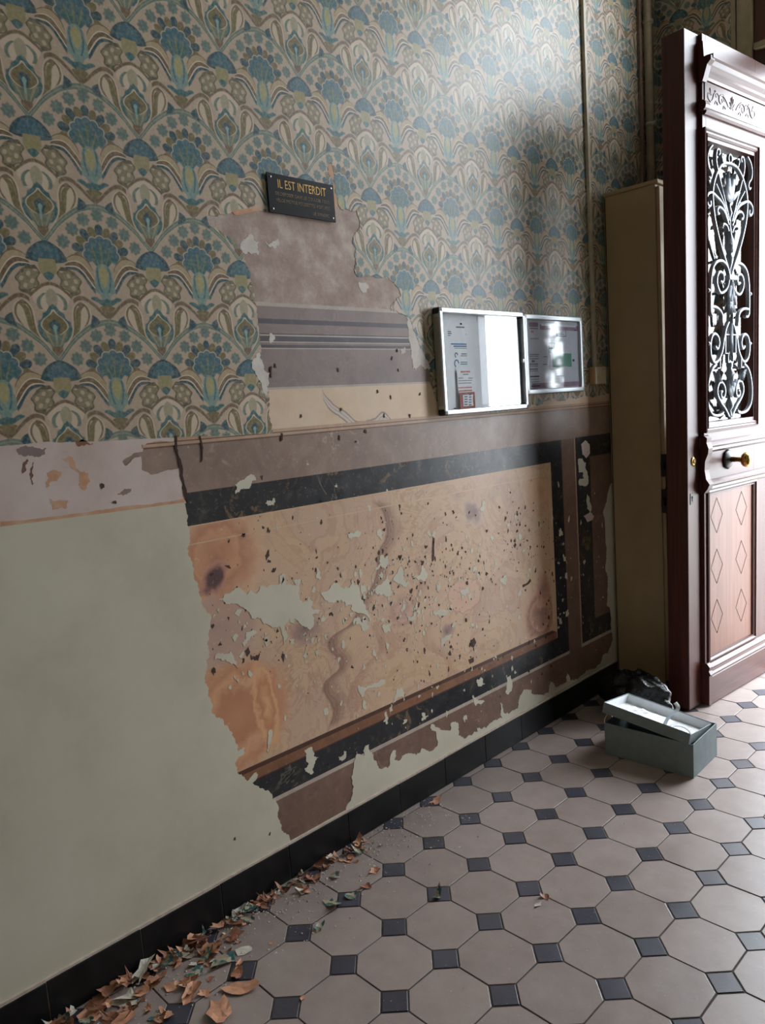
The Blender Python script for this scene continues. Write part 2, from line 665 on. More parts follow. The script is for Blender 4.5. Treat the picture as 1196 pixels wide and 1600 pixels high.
def plaster(name, c0, c1, c2, rough=0.65, sc=9, bump=0.3):
    g = G(name, rough, 0.4)
    g.pos()
    n = g.noise(sc, 6, 0.65)
    n2 = g.noise(sc * 7, 4)
    c = g.ramp(n, [(0.3, c0), (0.5, c1), (0.72, c2)])
    c = g.mix(n2.step(0.55, 0.8) * 0.35, c, c2)
    g.color(c)
    g.bump(n + n2 * 0.5, bump, 0.003)
    return g.m


def marble(name, base, dark, vein, vs=5.0, rough=0.35, amt=0.8, fleck=None):
    g = G(name, rough, 0.5)
    g.pos()
    n = g.noise(7, 6, 0.7, dist=0.6)
    w = g.noise(vs, 4, 0.6, dist=1.2)
    c = g.ramp(n, [(0.25, dark), (0.6, base), (0.85, tuple(min(255, x * 1.12) for x in base))])
    line = (w - 0.5).abs().step(0.012, 0.0)
    gate = g.noise(3.2, 2).step(0.52, 0.66)
    c = g.mix(line * gate * amt, c, vein)
    c = g.mix(g.noise(34, 5, 0.7).step(0.52, 0.72) * 0.22, c, vein)
    c = g.mix(g.noise(11, 5, 0.75).step(0.5, 0.75) * 0.30, c, dark)
    sp = g.noise(90, 3).step(0.66, 0.74)
    c = g.mix(sp * 0.5, c, vein)
    if fleck:
        f = g.noise(16, 5, 0.7, dist=1.5).step(0.56, 0.64) * g.noise(4, 2).step(0.46, 0.58)
        c = g.mix(f * 0.6, c, fleck)
    g.color(c)
    g.bump(g.noise(60, 3), 0.12, 0.002)
    g.rough(g.noise(20, 3) * 0.25 + (rough - 0.1))
    return g.m


M['field'] = plaster('bare_painted_plaster', (142, 116, 106), (166, 142, 130), (196, 180, 168), 0.65, 14)
M['base'] = plaster('wall_plaster', (168, 140, 126), (186, 160, 146), (200, 180, 166))
M['far_plaster'] = plaster('far_wall_plaster', (120, 112, 98), (132, 124, 108), (142, 134, 118))
M['grey'] = marble('taupe_faux_marble', (150, 126, 112), (118, 97, 88), (196, 178, 158), 3.0)
M['plum'] = marble('plum_brown_faux_marble', (126, 98, 84), (98, 74, 64), (176, 152, 136), 6.0, amt=0.35)
M['cornice_mid'] = marble('grey_painted_cornice', (138, 118, 112), (112, 94, 92), (160, 144, 136), 6.0, 0.5, 0.3)
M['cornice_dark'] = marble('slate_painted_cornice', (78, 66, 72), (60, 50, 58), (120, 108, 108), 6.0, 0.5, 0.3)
M['cornice_lite'] = marble('pale_painted_cornice_line', (184, 168, 156), (160, 144, 134), (204, 190, 178), 6.0, 0.5, 0.3)
M['black'] = marble('black_faux_marble', (44, 44, 48), (28, 29, 34), (150, 140, 118), 4.0, 0.3, 0.55, (140, 112, 74))
M['tan'] = marble('tan_painted_rail', (188, 154, 126), (168, 132, 106), (206, 180, 154), 6.0, 0.45, 0.3)
M['brownline'] = marble('brown_painted_line', (120, 88, 70), (98, 68, 54), (150, 118, 98), 6.0, 0.45, 0.3)
M['bevel_lite'] = marble('pale_onyx_bevel', (208, 176, 144), (192, 158, 128), (222, 198, 170), 4.0, 0.35, 0.3)
M['mould_brown'] = marble('brown_painted_moulding', (138, 94, 66), (104, 68, 50), (176, 134, 102), 8.0, 0.4, 0.3)
M['mould_dark'] = marble('dark_painted_moulding', (84, 52, 42), (66, 40, 34), (110, 76, 62), 8.0, 0.4, 0.3)
M['paint'] = plaster('pale_green_paint', (188, 180, 161), (200, 193, 174), (207, 200, 182), 0.40, 3.0, 0.05)
M['pinkpatch'] = plaster('pink_primer', (188, 166, 156), (202, 182, 174), (210, 194, 188), 0.6, 6, 0.1)
M['stain'] = plaster('rust_stained_plaster', (176, 122, 88), (196, 152, 120), (204, 172, 150), 0.7, 14, 0.1)
M['torn'] = plaster('torn_paper_backing', (196, 184, 174), (208, 198, 190), (216, 208, 202), 0.8, 20, 0.2)
M['fleckdark'] = simple('dark_brown_pit', (70, 48, 36), 0.8)
M['crack'] = simple('dark_crack', (58, 38, 32), 0.9)
M['grout'] = simple('dark_grout', (62, 56, 54), 0.9, var=0.25)
M['mortar'] = plaster('pale_mortar', (178, 160, 146), (192, 176, 162), (204, 192, 180), 0.8, 40, 0.4)


def onyx():
    g = G('painted_onyx', 0.36, 0.5)
    x, Y, Z = g.pos()
    n1 = g.noise(3.0, 5, 0.6, dist=1.0)
    wob = g.noise(9, 3) - 0.5
    wob2 = g.noise(28, 2) - 0.5
    c = g.ramp(n1, [(0.25, (186, 148, 108)), (0.45, (206, 169, 130)), (0.6, (198, 160, 132)), (0.78, (212, 182, 144))])
    # fine agate banding
    band = ((n1 * 60.0) + wob * 6.0).sin()
    c = g.mix(band.step(0.3, 1.0) * 0.30, c, (170, 114, 84))
    b2 = ((g.noise(5.5, 3, 0.5, dist=1.6) * 95.0) + wob * 4.0).sin()
    c = g.mix(b2.step(0.2, 1.0) * g.noise(2.6, 2).step(0.48, 0.62) * 0.30, c, (160, 108, 86))
    c = g.mix(g.noise(7, 4, 0.7).step(0.55, 0.72) * 0.45, c, (190, 138, 92))
    c = g.mix(g.noise(6, 3, 0.6, dist=0.8).step(0.56, 0.7) * 0.4, c, (170, 138, 128))
    c = g.mix(g.noise(2.0, 3).step(0.5, 0.7) * 0.5, c, (208, 168, 140))

    def vein(pts, w, col, amt=0.8, fall=0.05):
        nonlocal c
        pts = sorted((wp(*q)[1], wp(*q)[0]) for q in pts)
        lo = min(p[1] for p in pts)
        hi_ = max(p[1] for p in pts)
        s = hi_ - lo + 1e-3
        cv = Z.curve([(z, (y - lo) / s) for z, y in pts]) * s + lo
        d = Y - cv + wob * 0.05 + wob2 * 0.015
        inside = Z.step(pts[0][0] - 0.01, pts[0][0] + 0.02) * Z.step(pts[-1][0] + 0.01, pts[-1][0] - 0.02)
        sharp = d.step(-0.008, 0.004) * d.step(w + fall, w * 0.2)
        rip = ((d * 420.0) + wob * 5).sin() * 0.12 + 0.88
        c = g.mix(sharp * inside * rip * amt, c, col)

    vein([(582, 785), (603, 830), (590, 870), (586, 905), (560, 945), (548, 975), (512, 1005), (530, 1040), (505, 1072), (518, 1105), (512, 1140)], 0.03, (128, 84, 76), 0.8, 0.05)
    vein([(648, 870), (650, 930), (615, 960), (580, 975), (592, 1010), (560, 1050), (545, 1085), (548, 1115)], 0.02, (170, 122, 98), 0.55, 0.05)
    vein([(780, 745), (790, 800), (800, 850), (760, 910), (740, 960), (735, 1040)], 0.03, (180, 140, 122), 0.5, 0.09)
    vein([(700, 960), (660, 1000), (700, 1040), (690, 1075)], 0.02, (170, 120, 94), 0.45, 0.04)

    def knot(px, ry, rz, stops, amt, tilt=0.0):
        nonlocal c
        y0, z0 = wp(*px)
        dy = (Y - y0 + (wob * 0.8 + wob2 * 0.7) * min(ry, 0.08)) * (1 / ry)
        dz = (Z - z0 + (wob2 * 0.9 - wob * 0.9) * min(rz, 0.08)) * (1 / rz) + dy * tilt
        r = (dy * dy + dz * dz).sqrt()
        col = g.ramp(r, stops)
        c = g.mix(r.step(1.0, 0.75) * amt, c, col)

    O1, O2, OD = (196, 122, 74), (214, 150, 98), (110, 66, 66)
    knot((340, 870), 0.16, 0.16, [(0.0, (176, 98, 60)), (0.4, (206, 138, 92)), (0.5, (186, 112, 72)), (0.9, (220, 172, 130))], 0.8)
    knot((335, 905), 0.055, 0.045, [(0.0, (70, 46, 58)), (0.45, (96, 62, 66)), (0.7, (176, 120, 100)), (1.0, (206, 150, 116))], 0.95, -0.5)
    knot((370, 1120), 0.20, 0.17, [(0.0, O1), (0.35, (186, 112, 66)), (0.55, (216, 154, 102)), (0.7, (196, 126, 80)), (1.0, O2)], 0.85)
    knot((415, 1100), 0.05, 0.13, [(0.0, (226, 170, 116)), (0.5, (192, 118, 66)), (0.7, (222, 164, 112)), (1.0, O2)], 0.8, 0.5)
    knot((340, 985), 0.14, 0.10, [(0.0, (168, 132, 126)), (1.0, (190, 150, 136))], 0.7)
    knot((478, 985), 0.07, 0.05, [(0.0, (96, 72, 80)), (0.4, (150, 118, 112)), (1.0, (196, 156, 132))], 0.8)
    knot((738, 800), 0.06, 0.06, [(0.0, (126, 100, 104)), (0.4, (158, 130, 122)), (0.7, (190, 158, 138)), (1.0, (208, 176, 148))], 0.8, 0.4)
    knot((700, 985), 0.045, 0.035, [(0.0, (104, 80, 88)), (0.5, (160, 126, 116)), (1.0, (200, 160, 134))], 0.85)
    knot((632, 955), 0.07, 0.06, [(0.0, (170, 128, 118)), (0.5, (204, 160, 140)), (0.7, (176, 132, 116)), (1.0, (206, 164, 140))], 0.7)
    knot((845, 960), 0.14, 0.13, [(0.0, (120, 70, 56)), (0.3, (160, 100, 76)), (0.45, (190, 134, 106)), (0.55, (150, 92, 72)), (0.75, (200, 148, 118)), (1.0, (214, 168, 136))], 0.85)
    knot((848, 920), 0.06, 0.08, [(0.0, (110, 66, 60)), (0.5, (172, 112, 86)), (1.0, (206, 156, 124))], 0.7)
    knot((845, 770), 0.13, 0.10, [(0.0, (196, 136, 86)), (0.5, (214, 164, 118)), (0.6, (200, 148, 104)), (1.0, (218, 176, 138))], 0.7)
    knot((725, 930), 0.10, 0.07, [(0.0, (206, 156, 130)), (0.75, (210, 166, 138)), (0.85, (166, 110, 84)), (1.0, (206, 164, 134))], 0.7)
    hs_ = g.node('ShaderNodeHueSaturation')
    hs_.inputs['Saturation'].default_value = 0.90
    g.nt.links.new(c, hs_.inputs['Color'])
    c = hs_.outputs[0]
    # rubbed and stained patches
    c = g.mix(g.noise(50, 4).step(0.62, 0.75) * 0.3, c, (232, 208, 178))
    g.color(c)
    g.bump(g.noise(45, 3), 0.1, 0.002)
    g.rough(g.noise(14, 3) * 0.2 + 0.27)
    return g.m


M['onyx'] = onyx()


def beige_marble():
    g = G('beige_veined_marble', 0.5, 0.4)
    x, Y, Z = g.pos()
    n = g.noise(6, 5, 0.65)
    c = g.ramp(n, [(0.3, (204, 172, 142)), (0.55, (214, 188, 160)), (0.8, (198, 178, 160))])
    wob = g.noise(18, 3) - 0.5
    pts = [(wp(*q)) for q in [(503, 606), (508, 625), (530, 645), (545, 655), (560, 664), (585, 660), (600, 652), (612, 662), (622, 668)]]
    y0, y1 = pts[0][0], pts[-1][0]
    zc = Y.curve([(y, (z - 1.2) * 5) for y, z in pts]) * 0.2 + 1.2
    d = (Z - zc + wob * 0.02).abs()
    ins = Y.step(y0 - 0.01, y0 + 0.005) * Y.step(y1 + 0.01, y1 - 0.01)
    c = g.mix(d.step(0.016, 0.008) * ins, c, (200, 184, 170))
    c = g.mix((d - 0.012).abs().step(0.004, 0.001) * ins * 0.8, c, (132, 112, 108))
    c = g.mix(d.step(0.003, 0.0) * ins * 0.6, c, (140, 118, 112))
    g.color(c)
    g.bump(n, 0.1, 0.002)
    return g.m


M['beige'] = beige_marble()


def tilemat(name, c0, c1, rough, speck):
    g = G(name, rough, 0.5)
    g.world()
    inf = g.node('ShaderNodeObjectInfo')
    rnd = S(g, inf.outputs['Random'])
    n = g.noise(14, 5, 0.65)
    c = g.ramp(n * 0.75 + rnd * 0.28, [(0.25, c0), (0.75, c1)])
    c = g.mix(g.noise(230, 2).step(0.66, 0.74) * 0.35, c, speck)
    c = g.mix(g.noise(5, 4).step(0.55, 0.75) * 0.22, c, tuple(x * 0.72 for x in c0))
    g.color(c)
    g.rough(g.noise(10, 3) * 0.3 + (rough - 0.15))
    g.bump(g.noise(120, 3), 0.08, 0.001)
    return g.m


M['oct'] = tilemat('pale_grey_cement_tile', (130, 116, 110), (152, 138, 132), 0.38, (204, 194, 186))
M['cab'] = tilemat('slate_cement_tile', (46, 46, 56), (68, 68, 78), 0.36, (130, 124, 122))


def skirt():
    g = G('black_glazed_skirting', 0.3, 0.3)
    g.world()
    n = g.noise(20, 4)
    g.color(g.ramp(n, [(0.3, (18, 18, 20)), (0.7, (30, 29, 30))]))
    g.rough(n * 0.25 + 0.24)
    return g.m


M['skirt'] = skirt()


def wood(name, c0, c1, rough=0.40, axis=2, coat=0.08, spec=0.3):
    g = G(name, rough, spec)
    p = g.pos()
    q = [x * (3.0 if i == axis else 60.0) for i, x in enumerate(p)]
    co = g.vec(*q)
    n = g.noise(1.0, 5, 0.65, co=co)
    g.color(g.ramp(n, [(0.3, c0), (0.7, c1)]))
    g.b.inputs['Coat Weight'].default_value = coat
    g.b.inputs['Coat Roughness'].default_value = 0.30
    g.bump(n, 0.12, 0.0008)
    return g.m


M['wood_v'] = wood('mahogany_upright', (58, 28, 24), (86, 44, 36))
M['wood_h'] = wood('mahogany_rail', (58, 28, 24), (88, 46, 38), axis=0)
M['wood_dark'] = wood('dark_mahogany_edge', (40, 20, 18), (58, 30, 26), 0.5, coat=0.1)
M['wood_panel'] = wood('reddish_veneer_panel', (96, 56, 44), (128, 82, 64), 0.42, coat=0.08)
M['wood_in'] = wood('jamb_wood', (70, 42, 32), (92, 58, 44), 0.45, coat=0.2)
M['inlay'] = wood('inlay_line_wood', (78, 44, 36), (98, 60, 48))
M['iron'] = simple('painted_iron', (120, 126, 134), 0.35, 0.5, 0.2, 0.1, 60)
M['brass'] = simple('brass', (196, 154, 88), 0.22, 0.5, 1.0, 0.1, 50)
M['brass_dull'] = simple('worn_brass', (150, 120, 80), 0.4, 0.5, 0.9, 0.15, 60)
M['blackmetal'] = simple('blackened_metal', (26, 24, 24), 0.4, 0.5, 0.4)
M['hole'] = simple('dark_hole', (8, 8, 8), 0.9)
M['alu'] = simple('satin_aluminium', (196, 200, 204), 0.32, 0.5, 0.85, 0.04, 20)
M['alu_side'] = simple('brushed_aluminium_side', (178, 172, 162), 0.45, 0.5, 0.6, 0.05, 20)
M['blackplastic'] = simple('black_plastic', (22, 22, 24), 0.35)
M['backing'] = simple('white_backing', (222, 224, 230), 0.5, var=0.03)
M['sheet'] = simple('white_paper', (226, 228, 234), 0.6, var=0.02)
M['sheet_b'] = simple('bluish_plastic_sleeve', (204, 210, 220), 0.3, var=0.03)
M['inkgrey'] = simple('grey_ink', (110, 114, 122), 0.7, var=0.1)
M['inkdark'] = simple('black_ink', (52, 54, 62), 0.7, var=0.1)
M['inkblue'] = simple('blue_ink', (62, 116, 160), 0.7, var=0.08)
M['inkred'] = simple('pale_red_ink', (206, 132, 130), 0.7, var=0.08)
M['red'] = simple('rust_red_print', (150, 72, 56), 0.6, var=0.1)
M['green'] = simple('green_plan_fill', (72, 152, 128), 0.6, var=0.05)
M['purple'] = simple('mauve_print', (150, 120, 142), 0.6, var=0.1)
M['lilac'] = simple('pale_lilac_poster', (202, 202, 214), 0.5, var=0.03)
M['gold'] = simple('gold_lettering', (214, 168, 84), 0.45, 0.5, 0.2, 0.12, 80)
M['gold_dim'] = simple('worn_gold_lettering', (112, 88, 52), 0.5, 0.5, 0.1, 0.3, 120)
M['plaque'] = simple('black_engraved_plastic', (10, 12, 14), 0.4, 0.2, 0, 0.2, 40)
M['screw'] = simple('steel_screw', (170, 170, 168), 0.3, 0.5, 0.9)
M['conduit'] = simple('cream_painted_conduit', (186, 172, 148), 0.45, var=0.08)
M['conduit_b'] = simple('brown_painted_pipe', (132, 108, 92), 0.5, var=0.1)
M['jbox'] = simple('ivory_plastic', (206, 190, 160), 0.4, var=0.04)
M['jbox_side'] = simple('tan_plastic', (178, 140, 98), 0.5, var=0.06)  # housing and notch, browner than the cover
M['locker'] = simple('olive_beige_enamel', (168, 142, 106), 0.42, 0.5, 0, 0.04, 6)
M['trim'] = simple('beige_painted_trim', (166, 152, 124), 0.5, var=0.05)
M['card'] = simple('grey_blue_card', (120, 132, 134), 0.6, var=0.05)
M['card_in'] = simple('white_card_lining', (220, 222, 224), 0.7, var=0.03)
M['tissue'] = simple('white_tissue', (228, 232, 236), 0.6, var=0.03)
M['bluecard'] = simple('pale_blue_card', (150, 186, 222), 0.5, var=0.05)
M['pave'] = simple('street_paving', (150, 146, 140), 0.8, var=0.15, scale=8)
M['facade'] = simple('street_facade', (170, 156, 136), 0.8, var=0.08, scale=3)
M['rightwall'] = plaster('grey_green_wall', (132, 136, 122), (142, 144, 128), (150, 150, 134), 0.5, 5, 0.1)
M['ceil'] = simple('ceiling_white', (206, 202, 194), 0.8, var=0.03, scale=4)
M['dust'] = simple('plaster_dust', (190, 176, 164), 0.9, var=0.15, scale=90)


def glassmat(name, tint=(1, 1, 1), rough=0.0, f0=0.045):
    """thin pane: clear, with Schlick reflection on each face"""
    g = G(name, rough)
    nt = g.nt
    out = nt.nodes['Material Output']
    tr = g.node('ShaderNodeBsdfTransparent')
    tr.inputs[0].default_value = (*tint, 1)
    gl = g.node('ShaderNodeBsdfGlossy')
    gl.inputs['Roughness'].default_value = rough
    geo = g.node('ShaderNodeNewGeometry')
    dot = g.node('ShaderNodeVectorMath', operation='DOT_PRODUCT')
    nt.links.new(geo.outputs['Incoming'], dot.inputs[0])
    nt.links.new(geo.outputs['Normal'], dot.inputs[1])
    c = 1.0 - S(g, dot.outputs['Value']).abs()
    fr = c * c * c * c * c * (1 - f0) + f0
    mx = g.node('ShaderNodeMixShader')
    nt.links.new(fr.v, mx.inputs[0])
    nt.links.new(tr.outputs[0], mx.inputs[1])
    nt.links.new(gl.outputs[0], mx.inputs[2])
    nt.links.new(mx.outputs[0], out.inputs['Surface'])
    return g.m


M['glass'] = glassmat('clear_glass', (0.985, 0.99, 0.99))
M['film'] = glassmat('clear_plastic_film', (0.96, 0.97, 0.98), 0.08)


def bagmat():
    g = G('black_bin_liner', 0.22, 0.5)
    g.pos()
    g.color(g.ramp(g.noise(10, 3), [(0.3, (10, 11, 12)), (0.7, (22, 24, 26))]))
    g.bump(g.noise(40, 4, 0.7, dist=1.0), 0.8, 0.006)
    return g.m


M['bag'] = bagmat()


def scrapmat(name, face, back, printed=False):
    """paint flake / paper scrap: one colour on the face, another on the back"""
    g = G(name, 0.6, 0.4)
    g.pos()
    n = g.noise(70, 4)
    ff = g.ramp(n, [(0.3, tuple(x * 0.85 for x in face)), (0.7, face)])
    if printed:
        k = g.noise(45, 2)
        ff = g.mix(k.step(0.45, 0.5), ff, C_TEAL)
        ff = g.mix(k.step(0.58, 0.62), ff, C_OL)
    geo = g.node('ShaderNodeNewGeometry')
    c = g.mix(S(g, geo.outputs['Backfacing']), ff, back)
    g.color(c)
    return g.m


M['sc_peach'] = scrapmat('peach_paint_scrap', (206, 150, 118), (188, 132, 104))
M['sc_rust'] = scrapmat('rust_paint_scrap', (150, 100, 74), (198, 156, 130))
M['sc_print'] = scrapmat('printed_paper_scrap', (176, 164, 136), (206, 192, 176), True)
M['sc_cream'] = scrapmat('cream_paint_scrap', (206, 198, 182), (186, 160, 138))
# ------------------------------------------------------------------ room shell
RX, YB, YF, CZ = 2.28, -3.2, 3.53, 4.0      # right wall, back wall, far wall, ceiling
WT = 0.40                                   # far wall thickness
DX0, DX1, DZ, TZ0, TZ1 = 0.47, 1.78, 2.58, 2.66, 3.66


def struct(o):
    o['kind'] = 'structure'
    return o


wl = struct(box('wall_left', (-0.25, YB, -0.05), (0.0, YF + WT, CZ), M['base']))
struct(box('ceiling', (-0.25, YB, CZ), (RX + 0.25, YF + WT, CZ + 0.2), M['ceil']))
wr = struct(box('wall_right', (RX, YB, -0.05), (RX + 0.25, YF + WT, CZ), M['paint']))
box('upper_wall_covering', (RX - 0.003, YB, 1.25), (RX, YF, CZ), M['rightwall'], wr)
wb = struct(box('wall_back', (-0.25, YB - 0.2, -0.05), (RX + 0.25, YB, CZ), M['paint']))
wf = struct(empty('wall_far'))
for nm, a, b in (('wall_pier', (-0.0, YF, 0), (0.425, YF + WT, CZ)), ('wall_pier', (1.825, YF, 0), (RX, YF + WT, CZ)),
                 ('lintel', (0.425, YF, TZ1), (1.825, YF + WT, CZ))):
    box(nm, a, b, M['far_plaster'], wf)
box('wallpaper', (0.0, YF - 0.003, 0.1), (0.33, YF, CZ), M['paper_f'], wf)
box('wallpaper', (1.92, YF - 0.003, 0.1), (RX - 0.003, YF, CZ), M['paper_f'], wf)
# door surround
tr = struct(empty('trim_1'))
box('casing', (0.33, YF - 0.022, 0.0), (0.35, YF, TZ1 + 0.12), M['trim'], tr, 0.003)
box('casing', (0.357, YF - 0.034, 0.0), (0.42, YF, TZ1 + 0.08), M['trim'], tr, 0.006)
box('casing', (1.83, YF - 0.03, 0.0), (1.92, YF, TZ1 + 0.1), M['trim'], tr, 0.006)
box('head_casing', (0.42, YF - 0.03, TZ1), (1.83, YF, TZ1 + 0.1), M['trim'], tr, 0.006)
box('jamb', (0.42, YF - 0.02, 0.0), (DX0, YF + WT, TZ1), M['wood_in'], tr, 0.004)
box('jamb', (DX1, YF - 0.02, 0.0), (1.83, YF + WT, TZ1), M['wood_in'], tr, 0.004)
box('transom_bar', (DX0, YF - 0.01, DZ), (DX1, YF + 0.12, TZ0), M['wood_in'], tr, 0.004)
box('transom_ledge', (0.43, YF - 0.05, TZ0 - 0.025), (1.82, YF - 0.01, TZ0), M['trim'], tr, 0.004)
w1 = struct(empty('window_1'))
box('window_frame', (DX0, YF + 0.05, TZ0), (DX0 + 0.05, YF + 0.10, TZ1), M['wood_in'], w1)
box('window_frame', (DX1 - 0.05, YF + 0.05, TZ0), (DX1, YF + 0.10, TZ1), M['wood_in'], w1)
box('window_frame', (DX0 + 0.05, YF + 0.05, TZ1 - 0.05), (DX1 - 0.05, YF + 0.10, TZ1), M['wood_in'], w1)
box('mullion', (1.105, YF + 0.05, TZ0), (1.145, YF + 0.10, TZ1 - 0.05), M['wood_in'], w1)
box('pane', (DX0 + 0.05, YF + 0.07, TZ0), (1.105, YF + 0.074, TZ1 - 0.05), M['glass'], w1)
box('pane', (1.145, YF + 0.07, TZ0), (DX1 - 0.05, YF + 0.074, TZ1 - 0.05), M['glass'], w1)
# the street outside
struct(box('ground_street', (-8, YF + WT, -0.12), (12, 16, -0.06), M['pave']))
struct(box('door_sill', (DX0, YF - 0.02, -0.05), (DX1, YF + WT, 0.0), M['pave']))

# ------------------------------------------------------------------ left wall: the old painted scheme
T = 0.0010


def strip(name, y0, y1, z0, z1, mat, x1=T):
    return box(name, (0.0, y0, z0), (x1, y1, z1), M[mat], wl)


strip('plaster_field', 0.86, 2.1, 1.588, 2.2, 'field')
z = 1.588
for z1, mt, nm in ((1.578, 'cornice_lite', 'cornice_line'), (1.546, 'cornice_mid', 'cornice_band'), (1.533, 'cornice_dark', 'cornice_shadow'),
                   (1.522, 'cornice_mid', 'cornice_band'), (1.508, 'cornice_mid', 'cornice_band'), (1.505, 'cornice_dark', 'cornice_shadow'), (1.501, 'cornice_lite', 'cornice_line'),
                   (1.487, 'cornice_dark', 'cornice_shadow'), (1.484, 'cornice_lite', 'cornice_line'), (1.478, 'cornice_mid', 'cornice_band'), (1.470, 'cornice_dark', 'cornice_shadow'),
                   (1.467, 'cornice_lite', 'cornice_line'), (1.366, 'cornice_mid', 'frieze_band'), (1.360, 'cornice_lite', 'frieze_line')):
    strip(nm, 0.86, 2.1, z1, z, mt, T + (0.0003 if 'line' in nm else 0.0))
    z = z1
RAIL0 = wp(222, 697)[0]
strip('beige_marble_field', 0.86, 3.3, 1.256, 1.360, 'beige')
strip('rail_fillet', RAIL0, 3.3, 1.2475, 1.256, 'tan', 0.0015)
strip('rail_line', RAIL0, 3.3, 1.2445, 1.2475, 'brownline', 0.0011)
strip('rail_fillet', RAIL0, 3.3, 1.2375, 1.2445, 'tan', 0.0024)
strip('rail_line', RAIL0, 3.3, 1.2335, 1.2375, 'brownline', 0.0012)
strip('taupe_marble_band', 0.60, 3.3, 1.1185, 1.2335, 'grey')
strip('black_border', 0.80, 2.617, 1.0365, 1.1185, 'black')
strip('black_border', 2.536, 2.617, 0.249, 1.0365, 'black')
strip('black_border', 0.80, 2.536, 0.249, 0.322, 'black')
strip('onyx_bevel', 0.80, 2.536, 0.992, 1.0365, 'onyx', T + 0.0004)
strip('bevel_line', 0.80, 2.510, 0.9885, 0.992, 'bevel_lite', T + 0.0005)
strip('bevel_line', 0.80, 2.536, 1.0335, 1.0365, 'bevel_lite', T + 0.0008)
strip('onyx_panel', 0.80, 2.506, 0.366, 0.9885, 'onyx')
strip('onyx_bevel', 2.506, 2.536, 0.360, 0.992, 'bevel_lite', T + 0.0004)
strip('panel_moulding_shadow', 0.80, 2.520, 0.353, 0.366, 'mould_dark')
strip('panel_moulding', 0.80, 2.530, 0.326, 0.353, 'mould_brown', 0.0014)
strip('panel_moulding_shadow', 0.80, 2.536, 0.322, 0.326, 'mould_dark')
strip('border_line', 0.80, 2.62, 0.237, 0.249, 'cornice_lite', 0.0012)
strip('plum_stile', 2.617, 2.712, 0.237, 1.1185, 'plum')
strip('stile_line', 2.712, 2.720, 0.237, 1.1185, 'tan', 0.0012)
strip('black_border', 2.720, 2.83, 0.252, 1.1185, 'black')
strip('black_border', 2.83, 3.3, 1.032, 1.1185, 'black')
strip('black_border', 2.83, 3.3, 0.252, 0.335, 'black')
strip('plum_panel', 2.83, 3.3, 0.335, 1.032, 'plum')
strip('border_line', 2.720, 3.3, 0.240, 0.252, 'cornice_lite', 0.0012)
strip('plum_plinth_band', 0.80, 3.3, 0.090, 0.237, 'plum')
strip('mortar_line', YB, 2.99, 0.094, 0.103, 'mortar', 0.0085)


def W(pts):
    return [wp(*q) for q in pts]


def sharp(pts):
    return jag(W(pts), 0.003, 3, len(pts))


# ------------------------------------------------------------------ wallpaper sheet with the torn opening
bottom_l = [(0, 697), (75, 690), (110, 691), (150, 690), (220, 686), (275, 683), (355, 681), (424, 678)]
tear = [(426, 672), (420, 640), (416, 606), (411, 575), (405, 518), (400, 480), (395, 450), (388, 422), (380, 402), (371, 384), (362, 374), (350, 366), (338, 358), (326, 346), (324, 336),
        (345, 335), (360, 333), (380, 331), (402, 328), (416, 330), (440, 330), (480, 335), (512, 336), (519, 318), (520, 285), (512, 268), (510, 256), (517, 254), (520, 262), (523, 290), (527, 318), (533, 328), (545, 328), (557, 331), (562, 345), (560, 358), (552, 368),
        (550, 378), (556, 388), (553, 398), (556, 412), (554, 424), (560, 433), (575, 432), (588, 434), (602, 433), (614, 441), (622, 450), (626, 462), (618, 470), (612, 476), (610, 486), (622, 488), (632, 492),
        (640, 498), (650, 525), (660, 548), (671, 571), (672, 600), (680, 625), (700, 640)]
bottom_r = [(760, 645), (823, 636), (832, 631), (845, 634), (855, 626), (866, 622), (876, 626), (888, 621), (900, 624), (915, 617), (930, 619), (947, 615)]
tornpath = jag(W(bottom_l), 0.0015, 2, 3)[:-3]
mid = jag(W(tear), 0.0045, 5, 5, 0.28)
mid = mid[:len(mid) - 31]
end = jag(W(bottom_r), 0.007, 3, 7, 0.3)
end = end[:len(end) - 7]
zl = wp(0, 697)[1]
outline = [(YB, zl)] + tornpath + mid + end + [(YF - 0.004, 1.275), (YF - 0.004, CZ), (YB, CZ)]
sheet('wallpaper', outline, 0.0, 0.0020, M['paper_l'], wl)

# torn white backing paper left along the tear
for k, pts in enumerate(([(628, 484), (642, 496), (650, 518), (658, 540), (668, 556), (674, 574), (664, 577), (657, 570), (650, 578), (645, 576), (643, 548), (638, 522), (637, 500)],
                         [(400, 552), (406, 551), (412, 574), (421, 584), (420, 599), (417, 606), (416, 622), (408, 612), (406, 595), (398, 580), (392, 566)],
                         [(374, 382), (384, 372), (392, 366), (396, 374), (404, 378), (404, 398), (396, 396), (382, 397), (376, 392)],
                         [(414, 378), (424, 380), (434, 372), (436, 378), (430, 388), (420, 387)],
                         [(604, 424), (612, 420), (618, 432), (622, 446), (612, 440), (602, 434)],
                         [(624, 544), (632, 542), (634, 550), (626, 552)],
                         [(421, 521), (428, 524), (427, 534), (422, 537)],
                         [(560, 440), (570, 442), (576, 450), (568, 458), (562, 450)])):
    sheet('torn_backing', jag(W(pts), 0.006, 3, 40 + k, 0.28), 0.0, 0.0016 if k not in (1,) else 0.0025, M['torn'], wl)
sheet('paste_stain', jag(W([(510, 257), (518, 256), (521, 270), (524, 296), (528, 320), (522, 330), (514, 330), (519, 318), (520, 285), (513, 270)]), 0.002, 2, 61), 0.0, 0.0016, M['stain'], wl)
sheet('paste_stain', jag(W([(362, 331), (384, 326), (404, 322), (408, 330), (384, 334), (366, 336)]), 0.002, 2, 62), 0.0, 0.0024, M['stain'], wl)

